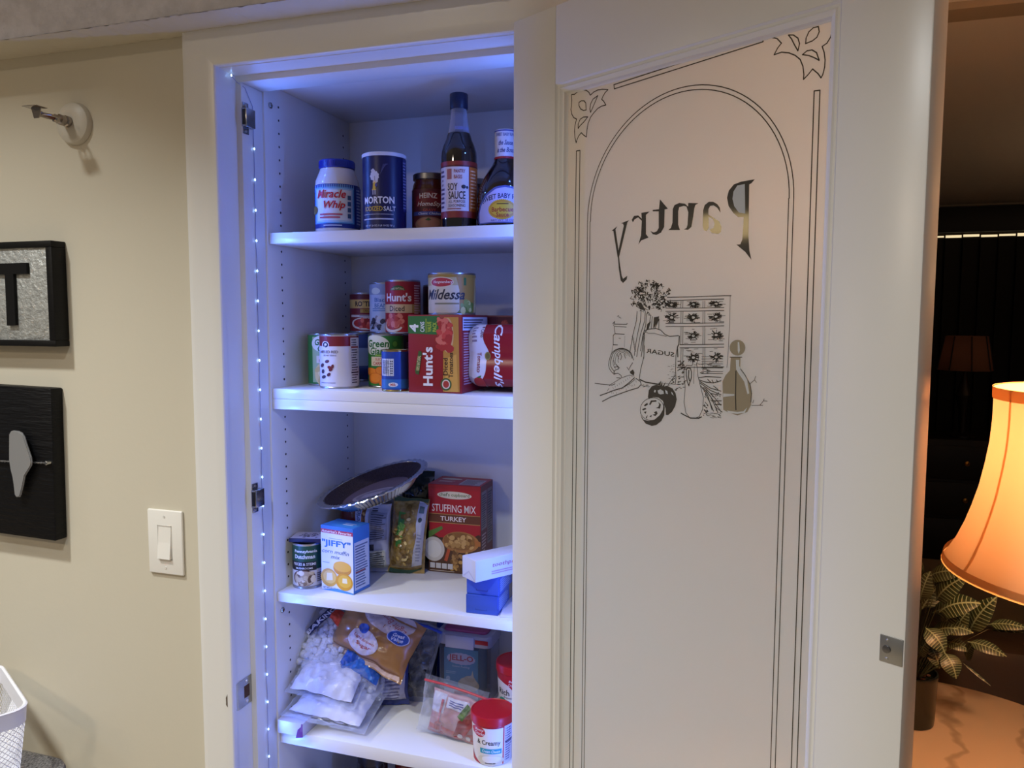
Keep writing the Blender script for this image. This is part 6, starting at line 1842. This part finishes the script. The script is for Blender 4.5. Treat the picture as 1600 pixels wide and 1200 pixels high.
t = thing('potted_plant', 'zebra-leaf plant in a dark grey pot on the marble table', 'plant', (.318, .447, .75))
POT = mat('dark_glazed_pot', '#10150f', .25, noise_amt=.3, noise_scale=20, coat=.3)
MB().lathe([(.041,0),(.0435,.002),(.0445,.012),(.047,.098),(.048,.101),(.0475,.106),(.0445,.1065),(.0435,.10),(.042,.092),(.0001,.092)], 56).build('pot', POT, t)
R = random.Random(9); soil = MB()
for k in range(60): a, q = R.uniform(0, 6.28), R.uniform(0, .040); soil.sphere((q*math.cos(a), q*math.sin(a), .094+R.uniform(-.002,.004)), R.uniform(.003,.006), None, 1, (1, .8, .6))
stuff(soil.build('bark_chips', mat('bark', '#3c2014', .9), t))
LG, LV = mat('leaf_green', '#141f0b', .45, noise_amt=.3, noise_scale=40), mat('leaf_vein', '#5d6650', .5)
LEAVES = [(0.329,0.415,1.067,0.384,0.390,1.092,0.030),(0.340,0.405,1.020,0.383,0.380,1.084,0.033),(0.343,0.385,1.009,0.404,0.360,1.046,0.037),(0.404,0.415,0.959,0.438,0.390,1.043,0.030),(0.447,0.445,0.972,0.508,0.420,0.983,0.019),(0.325,0.370,0.979,0.358,0.345,0.943,0.030),(0.407,0.415,0.944,0.468,0.390,0.935,0.021),(0.361,0.375,0.931,0.379,0.350,0.893,0.027),(0.338,0.385,0.934,0.351,0.360,0.905,0.022),(0.387,0.435,0.943,0.398,0.410,1.002,0.025),(0.399,0.405,0.900,0.441,0.380,0.873,0.006),(0.314,0.385,0.910,0.328,0.360,0.961,0.020),(0.320,0.425,1.007,0.329,0.400,1.073,0.025),(0.452,0.455,0.956,0.503,0.430,0.967,0.010),(0.407,0.435,0.894,0.412,0.410,0.941,0.018),(0.366,0.445,0.946,0.379,0.420,0.996,0.026),(0.313,0.435,1.055,0.267,0.410,1.098,0.031),(0.313,0.415,0.984,0.239,0.390,0.997,0.030),(0.306,0.395,0.938,0.257,0.370,0.903,0.028),(0.332,0.465,1.021,0.306,0.440,1.106,0.029),(0.300,0.47,0.96,0.25,0.50,1.02,0.03),(0.34,0.50,0.97,0.39,0.54,1.03,0.03),(0.335,0.40,0.955,0.372,0.375,0.985,0.030),(0.345,0.43,0.99,0.41,0.43,1.01,0.030),(0.36,0.42,0.965,0.41,0.40,0.972,0.026),(0.325,0.39,0.95,0.345,0.36,0.925,0.024),(0.35,0.46,1.03,0.40,0.45,1.075,0.028),(0.37,0.44,0.93,0.415,0.42,0.925,0.02)]
def leaf(B, T, w):
    d = T-B; L = d.length; d.normalize(); cam_ = Vector((0, -1.25, 1.565)); nrm = (cam_-(B+T)/2).normalized(); nrm = (nrm+Vector((0, 0, .35))).normalized(); sd = d.cross(nrm).normalized(); nn = sd.cross(d).normalized()
    mb = MB(); nv = 11 if w > .012 else 4; rows = []
    def pt(u, v):      # u along, v across (-1..1), side veins sweep toward the tip
        wd = w/2*math.sin(PI*min(1, max(0, u))**.85)**.8 if 0 < u < 1 else 0
        return B + d*(u*L) + sd*(v*wd) + nn*(-.5*w*(u-.45)**2*2 - .22*wd*v*v*1 + .10*wd*abs(v)) 
    for i in range(nv):
        for part, (a, c) in enumerate(((0, .80), (.80, 1))):
            u0, u1 = (i+a)/nv, (i+c)/nv; m_ = LG if part == 0 else LV
            for sgn in (-1, 1):
                for j in range(3):
                    v0, v1 = j/3, (j+1)/3; sh = .16
                    q = [pt(min(1, u0*(1-sh*0)+sh*v0*(1-u0)), sgn*v0), pt(min(1, u1+sh*v0*(1-u1)), sgn*v0), pt(min(1, u1+sh*v1*(1-u1)), sgn*v1), pt(min(1, u0+sh*v1*(1-u0)), sgn*v1)]
                    mb.add(q, [(0, 1, 2, 3)], m_)
    up = nn*.0006; k = w*.035
    for i in range(8):
        a, c = i/8, (i+1)/8; P0, P1 = pt(a, 0)+up, pt(c, 0)+up; mb.add([P0-sd*k, P1-sd*k*.8, P1+sd*k*.8, P0+sd*k], [(0, 1, 2, 3)], LV)
    return mb
pl = Vector((.318, .447, .75)); sm = mat('leaf_stem', '#23240f', .5)
for q in LEAVES:
    B, T = Vector(q[:3])-pl, Vector(q[3:6])-pl
    lf = leaf(B, T, q[6]*(1.45 if q[6] > .012 else 1)); 
    o = None
    # the leaf is laid out in the plant's own space
    cam_saved = None
    o = lf.build('leaf', None, t, smooth=50, fix=False)
    MB().tube([(B.x*.12, B.y*.12, .09), (B.x*.45, B.y*.45, .09+(B.z-.09)*.55), tuple(B)], [.0010, .0009, .0007], 6).build('stem', sm, t)

# a dark upholstered chair back, blinds and a dim lamp built in place of a window reflection
t = thing('lounge_chair', 'dark brown leather chair back beyond the marble table', 'chair', (.95, 1.35, 0))
LE = mat('dark_brown_leather', '#33261a', .5, bump=.2, bump_scale=60)
slab(-.48, .42, -.42, -.22, .12, .735, .06, .035, None).build('backrest', LE, t)
slab(-.44, .38, -.22, .38, .15, .42, .06, .04, None).build('seat_cushion', LE, t)
for s in (-.46, .30): slab(s, s+.14, -.22, .40, .12, .58, .05, .03, None).build('armrest', LE, t)
for sx in (-.4, .34):
    for sy in (-.36, .32): MB().lathe([(.02,0),(.028,.13)], 16, (sx, sy, 0)).build('leg', mat('dark_wood', '#3a2618', .4), t)
t = thing('vertical_blinds', 'dark brown vertical blinds closed over the far window, light showing at the top', 'blinds', (1.5, 5.2, 0))
BL = mat('dark_blind_fabric', '#080604', .6)
for k in range(26):
    x = -1.3+k*.115; a = math.radians(14); o = MB().bbox(-.062, .062, -.002, .002, .05, 2.165, .0008).build('blind_slat', BL, t, smooth=0) if k == 0 else o.copy()
    if k: COL.objects.link(o); o.parent = t
    o.location = (x, 0, 0); o.rotation_euler = (0, 0, a)
MB().bbox(-1.4, 1.7, -.05, .05, 2.205, 2.385, .003).build('valance', mat('valance_dark', '#0b0807', .6), t)
for k in range(26): MB().box(-1.353+k*.115, -1.250+k*.115, .012, .016, 2.171+.004*(k % 2), 2.186+.003*(k % 3)).build('light_leak_glow', mat('leak_glow', '#fff2d0', .5, emit='#ffe9b8', emit_s=.9), t, smooth=0)  # glowing strips stand in for light leaking below the valance
t = thing('lamp_reflection', 'dim panelled drum lampshade on a dark chest, standing in for a window reflection', 'lamp', (1.295, 4.45, .80))  # solid lamp stands in for a reflection in the dark window
MB().lathe([(.165,.443),(.160,.45),(.125,.66),(.123,.665)], 8, cap=False).build('lamp_shade', lit_fabric('reflection_shade', '#7a5a48', .3), t, smooth=0)
for k in range(8): a = 2*PI*k/8; MB().tube([(.166*math.cos(a), .166*math.sin(a), .443), (.126*math.cos(a), .126*math.sin(a), .665)], .004, 6).build('shade_rib', ink('#140c08'), t)
MB().lathe([(.07,0),(.07,.015),(.02,.03),(.03,.2),(.05,.28),(.015,.4),(.012,.5)], 24).build('lamp_base', mat('far_base', '#1c130c', .4), t)
light('lamp_reflection_light', 'POINT', (0, 0, .55), .10, (1, .5, .32), .03, parent=t)
t = thing('added_uplight', 'added brass uplight out of view, brightening the den ceiling', 'lamp', (2.45, 2.7, 0))  # unseen uplight added to brighten the den ceiling
MB().lathe([(.14,0),(.14,.02),(.02,.03),(.015,1.80),(.04,1.83)], 32).build('pole', mat('brass', '#b08a48', .3, 1), t)
MB().lathe([(.02,1.83),(.12,1.87),(.18,1.95),(.176,1.95),(.115,1.878),(.0001,1.86)], 40, cap=False).build('bowl', mat('bronze_lamp_base', '#5a3e22', .35, .6), t)
light('added_uplight_light', 'POINT', (0, 0, 1.93), 12, (1, .66, .40), .05, parent=t)
t = thing('dark_chest', 'dark low chest under the far lampshade', 'chest', (1.3, 4.55, 0))
MB().bbox(-.5, .5, -.22, .22, 0, .80, .01).build('chest_body', mat('chest_dark', '#140d09', .5), t)
for k in range(3):
    dr = MB().bbox(-.46, .46, -.235, -.22, .06+.24*k, .28+.24*k, .004).build('drawer', mat('chest_dark', '#140d09', .5), t)
    MB().lathe([(.01,.235),(.016,.25),(.0001,.258)], 12, (0, 0, .17+.24*k), axis='y').build('knob', mat('brass', '#b08a48', .3, 1), dr)
t = thing('pendant_light', 'lit drum pendant hanging in the kitchen, seen only as reflections in the clear glass', 'pendant lamp', (-2.18, -1.48, 1.93))
MB().lathe([(.13,0),(.13,.075)], 40, cap=False).lathe([(.0001,.002),(.13,.002)], 40, cap=False).build('shade', mat('pendant_glow', '#ffe4b0', .5, emit='#ffdc9c', emit_s=9), t)
MB().tube([(0,0,.02),(0,0,.73)], .003, 6).build('cord', ink('#2a2a2a'), t)
